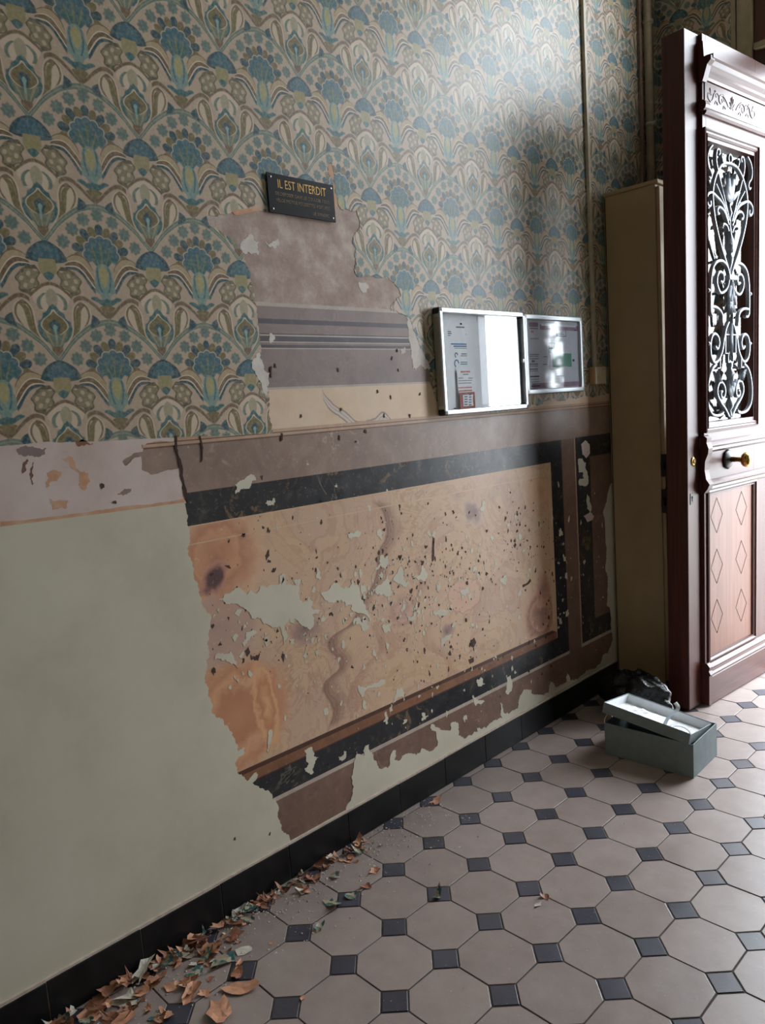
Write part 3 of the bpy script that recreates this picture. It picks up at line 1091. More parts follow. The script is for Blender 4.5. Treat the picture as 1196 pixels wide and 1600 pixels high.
# ------------------------------------------------------------------ pale green gloss paint, scraped away over the panel
top = [(288, 785), (200, 797), (100, 810), (0, 823)]
edge = [(291, 800), (293, 822), (297, 845), (292, 858), (300, 885), (309, 912), (311, 928), (320, 950), (330, 964), (326, 985), (325, 1010), (327, 1026), (322, 1034), (319, 1060), (325, 1080), (329, 1092), (330, 1113), (345, 1123), (353, 1133), (363, 1145), (368, 1162),
        (371, 1174), (376, 1170), (382, 1168), (381, 1177), (372, 1183), (366, 1192), (370, 1206), (386, 1220), (398, 1207), (402, 1211), (394, 1223), (412, 1233), (425, 1242), (427, 1250), (434, 1257), (433, 1276), (439, 1295), (451, 1304)]
e2 = jag(W(edge), 0.005, 3, 11, 0.24)
e2 = e2[:len(e2) - 7]
zt = wp(0, 823)[1]
ys = e2[-1][0]
sheet('green_paint', [(YB, zt)] + [wp(*q) for q in reversed(top)] + e2 + [(ys + 0.005, 0.09), (YB, 0.09)], 0.0, 0.0025, M['paint'], wl)
low = [(540, 1262), (548, 1247), (550, 1225), (551, 1205), (555, 1184), (557, 1174), (563, 1178), (570, 1180), (569, 1168), (576, 1163), (577, 1172), (583, 1184), (589, 1193), (594, 1201), (606, 1200), (609, 1190), (613, 1174), (618, 1172), (617, 1188), (622, 1189), (628, 1181),
       (644, 1178), (650, 1180), (660, 1169), (670, 1174), (683, 1166), (683, 1156), (680, 1142), (674, 1142), (673, 1131), (680, 1137), (700, 1141), (705, 1138), (705, 1129), (715, 1129), (716, 1148), (725, 1154), (737, 1150), (740, 1145), (747, 1143), (746, 1137), (753, 1139), (760, 1137),
       (771, 1125), (784, 1122), (782, 1110), (781, 1098), (785, 1100), (788, 1114), (795, 1116), (809, 1107), (810, 1094), (819, 1077), (828, 1080), (837, 1085), (850, 1087), (857, 1083), (860, 1064), (866, 1070), (872, 1073), (885, 1066), (886, 1052), (891, 1063), (905, 1059), (918, 1048),
       (929, 1045), (938, 1037), (942, 1024), (951, 1020), (955, 1009), (958, 998), (955, 984), (954, 955), (948, 944), (949, 921), (950, 901), (946, 890), (948, 856), (946, 831), (945, 811), (943, 797), (948, 784), (950, 770), (955, 755)]
e3 = jag(W(low), 0.006, 3, 12, 0.26)
e3 = e3[:len(e3) - 7]
sheet('green_paint', [(e3[0][0], 0.09)] + e3 + [(3.3, e3[-1][1]), (3.3, 0.09)], 0.0, 0.0022, M['paint'], wl)

# pink primer above the green paint, and what shows through it
pk = [(284, 684), (273, 686), (272, 690), (240, 690), (223, 696), (222, 706), (208, 708), (196, 716), (191, 722), (196, 728), (206, 718), (220, 713), (221, 734), (236, 742), (250, 738), (263, 734), (280, 731), (284, 745), (287, 765), (291, 786)]
e4 = jag(W(pk), 0.002, 2, 13)
e4 = e4[:len(e4) - 3]
sheet('pink_primer', [(YB, zl + 0.004)] + [wp(q[0], q[1] - 2) for q in bottom_l[:5]] + e4[1:] + [wp(q[0], q[1] + 1) for q in top[1:]] + [(YB, zt)], 0.0, 0.0018, M['pinkpatch'], wl)
st = [(288, 778), (250, 785), (200, 790), (150, 797), (100, 805), (50, 811), (0, 815)]
sheet('stained_edge', jag(W(st), 0.002, 2, 15)[:-3] + [wp(q[0], q[1]) for q in reversed(top)], 0.0, 0.0022, M['stain'], wl)
for k, (pts, mt) in enumerate((([(25, 702), (48, 698), (72, 700), (70, 710), (48, 712), (28, 710)], 'cornice_mid'), ([(96, 716), (108, 712), (116, 720), (124, 736), (138, 740), (141, 752), (132, 767), (122, 758), (124, 742), (112, 732), (104, 722)], 'stain'),
                               ([(76, 780), (90, 782), (107, 784), (102, 795), (82, 797)], 'stain'), ([(182, 772), (192, 766), (205, 763), (202, 770), (192, 775)], 'grey'), ([(118, 690), (135, 688), (145, 693), (132, 696), (120, 697)], 'mould_brown'),
                               ([(72, 738), (84, 734), (96, 737), (92, 746), (78, 754), (72, 762), (76, 748)], 'stain'), ([(36, 722), (42, 717), (44, 720), (39, 728), (38, 738), (34, 740)], 'brownline'), ([(50, 724), (53, 722), (52, 742), (50, 758), (47, 745)], 'brownline'))):
    sheet('old_paint_patch', jag(W(pts), 0.004, 3, 70 + k, 0.26), 0.0, 0.0020, M[mt], wl)
sheet('wall_crack', jag(W([(273, 680), (276, 681), (276, 700), (282, 718), (285, 740), (291, 765), (293, 786), (289, 780), (284, 762), (286, 757), (281, 740), (278, 720), (273, 702)]), 0.002, 2, 80), 0.0, 0.0028, M['crack'], wl)
sheet('wall_crack', jag(W([(311, 680), (313, 682), (317, 700), (316, 716), (314, 722), (314, 702)]), 0.001, 2, 81), 0.0, 0.0028, M['crack'], wl)
sheet('wall_crack', jag(W([(438, 676), (441, 677), (441, 688), (438, 690)]), 0.001, 2, 82), 0.0, 0.0028, M['crack'], wl)
sheet('wall_crack', jag(W([(421, 574), (424, 572), (424, 590), (421, 587)]), 0.001, 2, 83), 0.0, 0.0028, M['crack'], wl)

# ------------------------------------------------------------------ patches of green paint still clinging to the panel
big = [
    [(341, 938), (352, 928), (368, 918), (376, 920), (386, 930), (392, 922), (402, 926), (405, 916), (420, 914), (434, 914), (446, 914), (462, 914), (465, 904), (470, 906), (468, 938), (478, 940), (484, 930), (486, 948), (500, 954), (496, 960), (488, 962), (490, 976), (484, 984), (472, 978), (460, 966), (452, 966), (444, 984), (448, 998), (443, 1007), (441, 982), (430, 980), (420, 976), (410, 972), (402, 964), (392, 966), (386, 954), (380, 948), (372, 944), (356, 944), (350, 940)],
    [(500, 928), (512, 922), (516, 914), (530, 910), (534, 918), (546, 918), (550, 904), (556, 914), (562, 922), (564, 936), (570, 944), (574, 954), (578, 966), (568, 958), (552, 956), (548, 944), (540, 948), (536, 940), (524, 940), (512, 940), (506, 934)],
    [(580, 920), (592, 914), (600, 908), (604, 898), (608, 912), (610, 922), (616, 926), (608, 932), (596, 930), (588, 928)],
    [(594, 868), (602, 872), (606, 866), (607, 880), (604, 886), (594, 884), (586, 892), (580, 902), (586, 888), (594, 880)],
    [(614, 906), (620, 896), (626, 884), (630, 896), (630, 906), (638, 910), (634, 918), (626, 914)],
    [(645, 904), (656, 898), (660, 884), (664, 892), (668, 896), (664, 906), (654, 906)],
    [(554, 966), (560, 964), (564, 972), (574, 970), (576, 982), (568, 986), (564, 978), (556, 976)],
    [(597, 976), (606, 976), (612, 972), (608, 980), (610, 986), (600, 988), (598, 982)],
    [(632, 956), (638, 964), (646, 962), (649, 955), (648, 970), (638, 970)],
    [(384, 988), (394, 984), (402, 990), (392, 994), (386, 1002), (382, 1010), (378, 1004), (384, 998)],
    [(336, 1024), (350, 1022), (358, 1022), (366, 1030), (370, 1034), (372, 1044), (366, 1038), (358, 1034), (352, 1030), (336, 1030)],
    [(560, 1076), (572, 1074), (586, 1066), (600, 1062), (602, 1068), (588, 1074), (570, 1080), (568, 1088), (562, 1084)],
    [(567, 1094), (571, 1096), (573, 1106), (570, 1110), (566, 1104)],
    [(620, 1076), (626, 1074), (632, 1082), (630, 1090), (622, 1088), (618, 1096), (614, 1100), (616, 1092)],
    [(476, 1172), (482, 1168), (488, 1170), (490, 1180), (498, 1184), (492, 1190), (490, 1206), (482, 1208), (476, 1200), (482, 1194), (478, 1184)],
    [(418, 1146), (422, 1140), (424, 1152), (420, 1164), (419, 1176), (416, 1172)],
    [(391, 1222), (400, 1206), (403, 1210), (396, 1222)],
    [(529, 1182), (536, 1180), (538, 1172), (541, 1178), (538, 1186), (530, 1188)],
    [(600, 1114), (604, 1112), (606, 1124), (604, 1132), (599, 1128), (602, 1120)],
    [(659, 1114), (664, 1118), (670, 1119), (664, 1124), (658, 1126), (661, 1120)],
    [(738, 1086), (744, 1092), (752, 1094), (757, 1096), (752, 1100), (744, 1102), (740, 1096)],
    [(745, 1062), (752, 1058), (754, 1066), (758, 1068), (752, 1072), (746, 1070)],
    [(792, 1058), (798, 1056), (800, 1064), (799, 1080), (794, 1085), (790, 1080), (792, 1070)],
    [(366, 756), (374, 752), (386, 744), (396, 742), (400, 750), (392, 756), (384, 764), (374, 768), (368, 772), (370, 762)],
    [(414, 786), (422, 782), (428, 778), (430, 784), (422, 790)],
    [(543, 836), (552, 834), (560, 828), (564, 832), (558, 840), (548, 842)],
    [(588, 830), (594, 826), (598, 834), (596, 844), (592, 838)],
    [(748, 796), (753, 786), (758, 780), (757, 792), (752, 800)],
    [(780, 906), (786, 902), (790, 896), (792, 906), (790, 914), (785, 914)],
    [(808, 930), (812, 922), (816, 920), (814, 928), (809, 934)],
    [(718, 924), (726, 920), (732, 918), (732, 926), (726, 932), (720, 928)],
    [(676, 954), (688, 952), (702, 954), (698, 962), (686, 964), (678, 960)],
    [(689, 998), (696, 994), (704, 992), (708, 988), (702, 998), (694, 1006), (690, 1012)],
    [(903, 718), (910, 716), (915, 722), (914, 730), (918, 740), (919, 756), (914, 760), (904, 756), (906, 748), (912, 748), (911, 738), (904, 738)],
    [(917, 772), (921, 778), (924, 790), (922, 802), (918, 796)],
    [(494, 886), (498, 890), (500, 900), (496, 904), (493, 898)],
    [(872, 828), (878, 830), (880, 836), (874, 838)], [(880, 866), (884, 870), (885, 878), (881, 876)],
    [(883, 956), (888, 952), (888, 962), (884, 964)], [(873, 964), (877, 966), (878, 976), (874, 972)],
]
flake_polys = [jag(W(p), 0.006, 3, 100 + i, 0.28) for i, p in enumerate(big)]
for p in flake_polys:
    sheet('paint_remnant', p, 0.0, 0.0018, M['paint'], wl)
for pts in ([(908, 694), (914, 688), (921, 694), (922, 708), (916, 716), (910, 710)], [(912, 806), (922, 800), (928, 806), (926, 812), (918, 816)]):
    sheet('pink_filler', jag(W(pts), 0.003, 2, 9), 0.0, 0.0016, M['pinkpatch'], wl)

rs = random.Random(4)


def blobpoly(y, z, r, stretch=1.0):
    n = rs.randint(6, 10)
    a0 = rs.random() * 6
    sx, sz = r * rs.uniform(0.55, 1.1), r * rs.uniform(0.7, 1.5) * stretch
    out = []
    for i in range(n):
        t = a0 + (i + rs.uniform(-0.35, 0.35)) * 2 * math.pi / n
        k = rs.uniform(0.35, 1.3)
        out.append((y + math.cos(t) * sx * k, z + math.sin(t) * sz * k))
    return out


def scatter(n, clusters, rlo, rhi, power=2.2):
    out = []
    tot = sum(c[4] for c in clusters)
    while len(out) < n:
        t = rs.random() * tot
        for (px, py, sx, sy, w) in clusters:
            t -= w
            if t <= 0:
                break
        q = wp(rs.gauss(px, sx), rs.gauss(py, sy))
        if not (0.95 < q[0] < 2.95 and 0.12 < q[1] < 1.22):
            continue
        u = project((0, q[0], q[1]))
        if u[0] < 300 + max(0, (u[1] - 900)) * 0.18 or (u[1] > 1120 and u[0] < 440):
            continue
        r = rlo + (rhi - rlo) * rs.random() ** power
        out.append(blobpoly(q[0], q[1], r))
    return out


CL = [(640, 920, 70, 45, 3), (720, 930, 70, 60, 2.5), (560, 950, 70, 40, 1.6), (450, 990, 60, 35, 1.1), (820, 850, 45, 60, 1.4), (620, 1080, 90, 40, 1.0), (740, 1030, 70, 50, 1.0), (600, 780, 160, 40, 0.5), (400, 1080, 60, 60, 0.35), (880, 920, 8, 90, 0.6), (930, 900, 12, 90, 0.5)]
sheets('paint_speck', scatter(900, CL, 0.0012, 0.0125, 3.2), 0.0, 0.0017, M['paint'], wl)['kind'] = 'stuff'
CD = [(700, 890, 60, 50, 3), (820, 840, 35, 30, 2), (640, 900, 60, 40, 1.6), (420, 970, 60, 45, 1.2), (740, 1010, 60, 40, 1.6), (560, 900, 90, 60, 1.0), (500, 850, 110, 50, 0.9), (650, 1060, 90, 50, 0.6), (860, 940, 10, 60, 0.5)]
sheets('dark_pit', scatter(850, CD, 0.0011, 0.0085, 3.0), 0.0, 0.0015, M['fleckdark'], wl)['kind'] = 'stuff'
pits = [[(414, 868), (420, 858), (421, 868), (416, 876)], [(382, 1018), (388, 1010), (391, 1018), (386, 1026)], [(420, 958), (430, 956), (434, 954), (430, 961), (422, 961)], [(735, 1000), (741, 996), (744, 1004), (740, 1012), (735, 1008)],
        [(816, 914), (824, 910), (828, 904), (830, 908), (824, 914), (817, 918)], [(622, 868), (628, 866), (627, 872), (622, 872)], [(676, 838), (679, 836), (678, 874), (675, 878)], [(350, 884), (358, 883), (361, 888), (354, 886)],
        [(566, 930), (570, 934), (569, 940), (565, 937)], [(732, 1030), (740, 1026), (740, 1034), (734, 1038)]]
for i, p in enumerate(pits):
    sheet('dark_scar', jag(W(p), 0.002, 2, 300 + i), 0.0, 0.0015, M['fleckdark'], wl)
# specks and nicks on the rail, cornice and green paint
nick = [(571, 674), (470, 650), (533, 640), (656, 616), (590, 612), (610, 620), (430, 572), (528, 578), (612, 560), (620, 548), (622, 578), (600, 650), (640, 650), (556, 690), (530, 684), (366, 1309), (421, 1302), (160, 760), (178, 785)]
sheets('dark_nick', [blobpoly(*wp(*q), 0.0045, 1.2) for q in nick], 0.0, 0.0027, M['fleckdark'], wl)['kind'] = 'stuff'

# ------------------------------------------------------------------ black skirting tiles
bl = struct(empty('baseboard_left'))
JO = 0.470
y = JO - 0.2223 * 12
while y < 2.98:
    y1 = min(y + 0.2223, 2.99)
    if y1 > -0.2:
        box('skirting_tile', (0.0008, max(y, YB) + 0.001, 0.001), (0.0125 + 0.0006 * rs.random(), y1 - 0.001, 0.0965 + rs.uniform(-0.001, 0.001)), M['skirt'], bl, 0.0012)
    y = y1 if y1 < 2.99 else 99
box('skirting_bed', (0.0, -0.3, 0.0), (0.010, 2.985, 0.094), M['mortar'], bl)

# ------------------------------------------------------------------ floor: octagons with slate cabochons
fl = struct(box('floor', (-0.05, YB, -0.06), (RX + 0.05, YF + 0.1, -0.0016), M['grout']))
TS, TX0, TY0 = 0.17, 0.71598, 1.34972
CB = 0.35 * TS                      # cabochon side
GAP = 0.0018


def tile_mesh(name, poly, mat, h=0.0, t=0.008, bev=0.0008):
    """flat tile with a small chamfer, outline in (x,y)"""
    n = len(poly)
    cx, cy = sum(p[0] for p in poly) / n, sum(p[1] for p in poly) / n
    ins = []
    for p in poly:
        d = math.hypot(p[0] - cx, p[1] - cy)
        k = (d - bev * 1.2) / d
        ins.append((cx + (p[0] - cx) * k, cy + (p[1] - cy) * k))
    V = [(p[0], p[1], h - t) for p in poly] + [(p[0], p[1], h - bev * 0.7) for p in poly] + [(p[0], p[1], h) for p in ins]
    F = [tuple(2 * n + i for i in range(n))]
    for k in (0, 1):
        F += [(k * n + i, k * n + (i + 1) % n, (k + 1) * n + (i + 1) % n, (k + 1) * n + i) for i in range(n)]
    return V, F


def clip(poly, ax, lim, keep_gt=True):
    out = []
    for i in range(len(poly)):
        a, b = poly[i], poly[(i + 1) % len(poly)]
        da, db = (a[ax] - lim, b[ax] - lim) if keep_gt else (lim - a[ax], lim - b[ax])
        if da >= 0:
            out.append(a)
        if da * db < 0:
            t = da / (da - db)
            out.append((a[0] + (b[0] - a[0]) * t, a[1] + (b[1] - a[1]) * t))
    return out


hs, ct = TS / 2 - GAP, CB / math.sqrt(2)
octo = [(hs, -hs + ct), (hs, hs - ct), (hs - ct, hs), (-hs + ct, hs), (-hs, hs - ct), (-hs, -hs + ct), (-hs + ct, -hs), (hs - ct, -hs)]
cq = ct - GAP * 1.4
cabo = [(cq, 0), (0, cq), (-cq, 0), (0, -cq)]


def as_mesh(nm, poly, mat):
    V, F = tile_mesh(nm, poly, mat)
    me = bpy.data.meshes.new(nm)
    me.from_pydata(V, [], F)
    me.materials.append(mat)
    return me


octo_me, cabo_me = as_mesh('octagon_tile', octo, M['oct']), as_mesh('cabochon_tile', cabo, M['cab'])
rest = {'octagon_tile': [], 'cabochon_tile': []}
XL, XR, YLO, YHI = 0.0135, RX - 0.001, YB + 0.01, YF - 0.021
for kind, poly, me, off in (('octagon_tile', octo, octo_me, 0.5), ('cabochon_tile', cabo, cabo_me, 0.0)):
    for j in range(-5, 10):
        for i in range(-28, 14):
            cx, cy = TX0 + (j + off) * TS, TY0 + (i + off) * TS
            pts = [(cx + p[0], cy + p[1]) for p in poly]
            xs, yy = [p[0] for p in pts], [p[1] for p in pts]
            if max(xs) < XL + 0.004 or min(xs) > XR - 0.004 or max(yy) < YLO + 0.004 or min(yy) > YHI - 0.004:
                continue
            whole = min(xs) >= XL and max(xs) <= XR and min(yy) >= YLO and max(yy) <= YHI
            pr = project((cx, cy, 0))
            seen = pr is not None and -60 < pr[0] < 1290 and 900 < pr[1] < 1690
            dz = rs.uniform(-0.0005, 0.0004)
            if seen and whole:
                o = bpy.data.objects.new(kind, me)
                COL.objects.link(o)
                o.parent = fl
                o.location = (cx, cy, dz)
                o.rotation_euler = (rs.uniform(-0.002, 0.002), rs.uniform(-0.002, 0.002), rs.uniform(-0.004, 0.004))
                continue
            pc = clip(clip(clip(clip(pts, 0, XL), 0, XR, False), 1, YLO), 1, YHI, False)
            if len(pc) < 3:
                continue
            V, F = tile_mesh(kind, pc, None, dz)
            if seen:
                mesh(kind, V, F, M['oct'] if off else M['cab'], fl)
            else:
                rest[kind].append((V, F))
for kind in rest:
    if rest[kind]:
        multi(kind, rest[kind], M['oct'] if kind[0] == 'o' else M['cab'], fl)['kind'] = 'stuff'
# ------------------------------------------------------------------ the open door leaf (local x along the leaf, -y is the face in view)
LW, LH = 0.66, 2.55
d1 = struct(empty('door_1', (0.395, 2.855, 0.0), math.radians(85)))
d1.rotation_euler = (0.009, 0, math.radians(85))      # hung a little out of plumb
d1['label'] = 'dark mahogany door leaf standing open with iron grille and brass knob'
FY, BY = -0.014, 0.088
MX = 0.100                           # width of the rebate strip               # face and back planes
GX0, GX1, GZ0, GZ1 = 0.126, 0.515, 1.148, 2.190
CX = 0.5 * (GX0 + GX1)
box('lock_edge', (0.0, 0.0, 0.006), (MX, BY, LH), M['wood_v'], d1, 0.003)
box('stile', (MX, FY, 0.006), (GX0, BY, LH), M['wood_v'], d1, 0.002)
box('stile', (GX1, FY, 0.006), (LW, BY, LH), M['wood_v'], d1, 0.002)
box('bottom_rail', (GX0, FY, 0.006), (GX1, BY, 0.185), M['wood_h'], d1)
box('middle_rail', (GX0, FY, 0.885), (GX1, BY, GZ0), M['wood_h'], d1)
box('top_rail', (GX0, FY, GZ1), (GX1, BY, LH), M['wood_h'], d1)
pn = box('lower_panel', (GX0, FY + 0.006, 0.185), (GX1, BY - 0.01, 0.885), M['wood_panel'], d1)


def hmould(name, prof, x0=MX + 0.005, x1=LW - 0.005, mat='wood_h', parent=d1):
    """prof: (how far proud of the face, z)"""
    V, F = mould_data([(FY - p, z) for p, z in prof], x0, x1)
    return mesh(name, V, F, M[mat], parent)


hmould('plinth_board', [(-0.002, 0.006), (0.016, 0.006), (0.016, 0.118), (0.010, 0.126), (-0.002, 0.126)])
hmould('base_moulding', [(-0.002, 0.126), (0.020, 0.126), (0.020, 0.133), (0.014, 0.140), (0.012, 0.152), (0.016, 0.158), (0.012, 0.166), (0.004, 0.172), (-0.002, 0.174)])
hmould('rail_moulding', [(-0.002, 0.878), (0.004, 0.878), (0.012, 0.888), (0.010, 0.897), (0.018, 0.905), (0.018, 0.914), (0.006, 0.922), (-0.002, 0.922)])
hmould('rail_moulding', [(-0.002, 1.030), (0.006, 1.032), (0.014, 1.040), (0.012, 1.050), (0.018, 1.056), (0.018, 1.064), (0.004, 1.074), (-0.002, 1.074)])
hmould('frieze_moulding', [(-0.002, 2.272), (0.008, 2.274), (0.014, 2.282), (0.012, 2.292), (0.004, 2.300), (-0.002, 2.300)])
hmould('crown_moulding', [(-0.002, 2.392), (0.006, 2.394), (0.008, 2.404), (0.016, 2.414), (0.016, 2.424), (0.026, 2.438), (0.032, 2.452), (0.040, 2.456), (0.040, 2.470), (-0.002, 2.474)])
fr = box('frieze_panel', (MX + 0.015, FY - 0.003, 2.302), (LW - 0.06, FY, 2.390), M['wood_h'], d1)


# glazed frame moulding round the opening, mitred
def frame_ring(name, x0, x1, z0, z1, prof, mat, parent):
    """prof: list of (inset from outer edge, proud of face)"""
    V, F = [], []
    cs = lambda i: ((x0 + i, z0 + i), (x1 - i, z0 + i), (x1 - i, z1 - i), (x0 + i, z1 - i))
    for ins, pr in prof:
        for (cx_, cz_) in cs(ins):
            V.append((cx_, FY - pr, cz_))
    for k in range(len(prof) - 1):
        for c in range(4):
            F.append((k * 4 + c, k * 4 + (c + 1) % 4, (k + 1) * 4 + (c + 1) % 4, (k + 1) * 4 + c))
    return mesh(name, V, F, M[mat], parent)


gf = frame_ring('glazing_frame', GX0 - 0.022, GX1 + 0.030, GZ0 - 0.04, GZ1 + 0.04, [(0.0, -0.001), (0.0, 0.008), (0.006, 0.010), (0.010, 0.004), (0.016, 0.003), (0.020, 0.008), (0.026, 0.003), (0.026, -0.070)], 'wood_h', d1)
frame_ring('panel_frame', MX + 0.02, GX1 + 0.024, 0.178, 0.882, [(0.0, -0.001), (0.0, 0.006), (0.008, 0.008), (0.014, 0.002), (0.020, 0.002), (0.022, -0.007)], 'wood_v', d1)
box('glass_pane', (GX0, 0.012, GZ0), (GX1, 0.016, GZ1), M['glass'], d1)

# meeting-stile ornaments down the rebate edge
hm = lambda nm, x0, x1, prof: hmould(nm, prof, x0, x1, 'wood_v')
hm('stile_base', MX - 0.005, MX + 0.019, [(-0.012, 0.006), (0.020, 0.006), (0.020, 0.128), (0.026, 0.136), (0.018, 0.150), (0.022, 0.166), (0.010, 0.180), (-0.012, 0.180)])
hm('stile_ring', MX - 0.011, MX + 0.021, [(-0.012, 2.285), (0.010, 2.285), (0.018, 2.292), (0.020, 2.302), (0.018, 2.312), (0.010, 2.320), (-0.012, 2.320)])
hm('stile_capital', MX - 0.009, MX + 0.021, [(-0.012, 2.385), (0.006, 2.385), (0.012, 2.400), (0.024, 2.436), (0.038, 2.448), (0.038, 2.462), (0.012, 2.466), (0.008, 2.52), (-0.012, 2.52)])
hm('stile_boss', MX - 0.011, MX + 0.023, [(-0.012, 0.872), (0.004, 0.872), (0.020, 0.892), (0.028, 0.910), (0.014, 0.930), (0.008, 0.965), (0.010, 1.000), (0.022, 1.030), (0.024, 1.050), (0.016, 1.072), (0.018, 1.090), (0.004, 1.100), (-0.012, 1.100)])
box('stile_boss_side', (MX - 0.021, -0.010, 0.885), (MX + 0.001, 0.0, 0.935), M['wood_v'], d1, 0.003)
box('stile_boss_side', (MX - 0.021, -0.010, 1.050), (MX + 0.001, 0.0, 1.092), M['wood_v'], d1, 0.003)

# inlaid lozenges of the lower panel
inl = []
for (cx_, cz_) in ((0.21, 0.77), (0.21, 0.56), (0.21, 0.35), (0.42, 0.77), (0.42, 0.56), (0.42, 0.35)):
    r1, r2 = 0.048, 0.072
    P = [(cx_ + r1, FY + 0.0055, cz_), (cx_, FY + 0.0055, cz_ + r2), (cx_ - r1, FY + 0.0055, cz_), (cx_, FY + 0.0055, cz_ - r2)]
    for k in range(4):
        inl.append(sweep_data([P[k], P[(k + 1) % 4]], 0.0009, 0.0012, (0, 1, 0)))
for k, dta in enumerate(inl):
    mesh('inlay_line', dta[0], dta[1], M['inlay'], pn)


# carved frieze: centre palmette and running scrolls
def leaf_data(base, tip, w, y, bulge=0.002):
    a, t = Vector(base), Vector(tip)
    d = t - a
    n = Vector((-d.y, d.x)).normalized()
    prof = [(0.0, 0.15), (0.2, 0.8), (0.45, 1.0), (0.75, 0.65), (1.0, 0.02)]
    V, F = [], []
    for s, k in prof:
        c = a + d * s
        V += [(c.x - n.x * w * k, y + 0.0015, c.y - n.y * w * k), (c.x, y - bulge, c.y), (c.x + n.x * w * k, y + 0.0015, c.y + n.y * w * k)]
    for i in range(len(prof) - 1):
        for j in (0, 1):
            F.append((i * 3 + j, i * 3 + j + 1, i * 3 + 4 + j, i * 3 + 3 + j))
    return V, F


FZ, FYY = 2.345, FY - 0.0032
for k, ang in enumerate((-75, -45, -18, 0, 18, 45, 75)):
    L = 0.036 - abs(ang) * 0.00018
    a = math.radians(90 - ang)
    V, F = leaf_data((CX, FZ - 0.02), (CX + math.cos(a) * L, FZ - 0.02 + math.sin(a) * L * 1.4), 0.007, FYY)
    mesh('carved_leaf', V, F, M['wood_h'], fr, True)
for s in (-1, 1):
    for pts, w in (([(0.03, -0.012), (0.05, 0.008), (0.075, 0.020), (0.098, 0.012), (0.10, -0.004), (0.088, -0.012), (0.076, -0.004), (0.082, 0.006)], 0.007),
                   ([(0.10, 0.010), (0.12, 0.022), (0.14, 0.012), (0.15, -0.008), (0.168, -0.018), (0.186, -0.006), (0.182, 0.010), (0.170, 0.008)], 0.006),
                   ([(0.11, -0.02), (0.125, -0.010), (0.135, -0.022)], 0.006), ([(0.05, -0.024), (0.065, -0.016), (0.07, -0.028)], 0.006)):
        path = smooth_path([(CX + s * x, FYY, FZ + z_) for x, z_ in pts], 5)
        sweep('carved_scroll', path, w, 0.0045, (0, 1, 0), M['wood_h'], fr, sides=6, taper=lambda t: 0.55 + 0.45 * math.sin(math.pi * min(1, t + 0.15)), smooth=True)
    for x, z_ in ((0.06, 0.0), (0.122, 0.004), (0.16, 0.004)):
        V, F = leaf_data((CX + s * x, FZ + z_), (CX + s * (x + 0.012), FZ + z_ + 0.024), 0.006, FYY)
        mesh('carved_leaf', V, F, M['wood_h'], fr, True)

# wrought iron grille
GY = -0.006
gr = lathe('grille', [(0.0, 0.004), (0.03, 0.006), (0.05, 0.012), (0.07, 0.016), (0.085, 0.010), (0.10, 0.014), (0.115, 0.018), (0.14, 0.016), (0.16, 0.010), (0.19, 0.006), (0.225, 0.006), (0.24, 0.012), (0.26, 0.006), (0.29, 0.004)], (CX, GY, 1.71), (0, 0, 1), M['iron'], d1, 12)
HALF = [
    ([(0, 2.135), (.05, 2.128), (.095, 2.098), (.128, 2.05), (.14, 2.0), (.128, 1.93), (.1, 1.865), (.065, 1.805), (.03, 1.755), (.005, 1.715)], 0.0095),
    ([(.098, 2.09), (.112, 2.125), (.113, 2.15), (.105, 2.17), (.09, 2.172), (.085, 2.16), (.092, 2.152)], 0.007),
    ([(.06, 2.128), (.07, 2.15), (.065, 2.16), (.055, 2.155)], 0.006),
    ([(.14, 2.18), (.165, 2.16), (.178, 2.13), (.172, 2.10), (.155, 2.085), (.148, 2.07), (.158, 2.058), (.168, 2.065)], 0.007),
    ([(.01, 1.92), (.05, 2.0), (.095, 2.085)], 0.006),
    ([(.03, 1.955), (.07, 2.0), (.115, 2.045)], 0.005),
    ([(.02, 1.92), (.06, 1.975), (.11, 2.0), (.15, 2.01), (.18, 1.995), (.183, 1.972), (.168, 1.958), (.155, 1.965), (.158, 1.978)], 0.010),
    ([(.015, 1.905), (.05, 1.95), (.085, 1.964), (.104, 1.952), (.10, 1.938), (.09, 1.94)], 0.010),
    ([(.012, 1.875), (.03, 1.90), (.055, 1.905), (.062, 1.893)], 0.008),
    ([(.005, 1.71), (.025, 1.745), (.06, 1.765), (.1, 1.762), (.135, 1.74), (.152, 1.70), (.158, 1.64), (.158, 1.585), (.156, 1.57), (.145, 1.558), (.128, 1.56)], 0.010),
    ([(.158, 1.588), (.12, 1.590), (.085, 1.578), (.068, 1.56), (.066, 1.54), (.06, 1.52)], 0.010),
    ([(.012, 1.70), (.02, 1.675), (.045, 1.652), (.08, 1.645), (.105, 1.67), (.108, 1.70), (.09, 1.722), (.065, 1.72), (.055, 1.70), (.065, 1.685), (.08, 1.69)], 0.010),
    ([(.012, 1.535), (.035, 1.51), (.055, 1.465), (.07, 1.42), (.1, 1.385), (.13, 1.378), (.155, 1.40), (.162, 1.44), (.15, 1.475), (.125, 1.488), (.1, 1.475), (.092, 1.45), (.105, 1.43), (.122, 1.44)], 0.010),
    ([(.115, 1.37), (.15, 1.35), (.175, 1.31), (.185, 1.26), (.178, 1.21), (.15, 1.18), (.11, 1.17), (.075, 1.172), (.06, 1.182)], 0.010),
    ([(.012, 1.16), (.045, 1.195), (.08, 1.222), (.105, 1.25), (.108, 1.275), (.092, 1.298), (.068, 1.298), (.048, 1.278), (.046, 1.255), (.058, 1.238), (.075, 1.242), (.078, 1.258), (.068, 1.264)], 0.010),
]
for pts, w in HALF:
    for s in (-1, 1):
        path = smooth_path([(CX + s * x, GY, z_) for x, z_ in pts], 5)
        sweep('scroll_bar', path, w, 0.016, (0, 1, 0), M['iron'], gr)
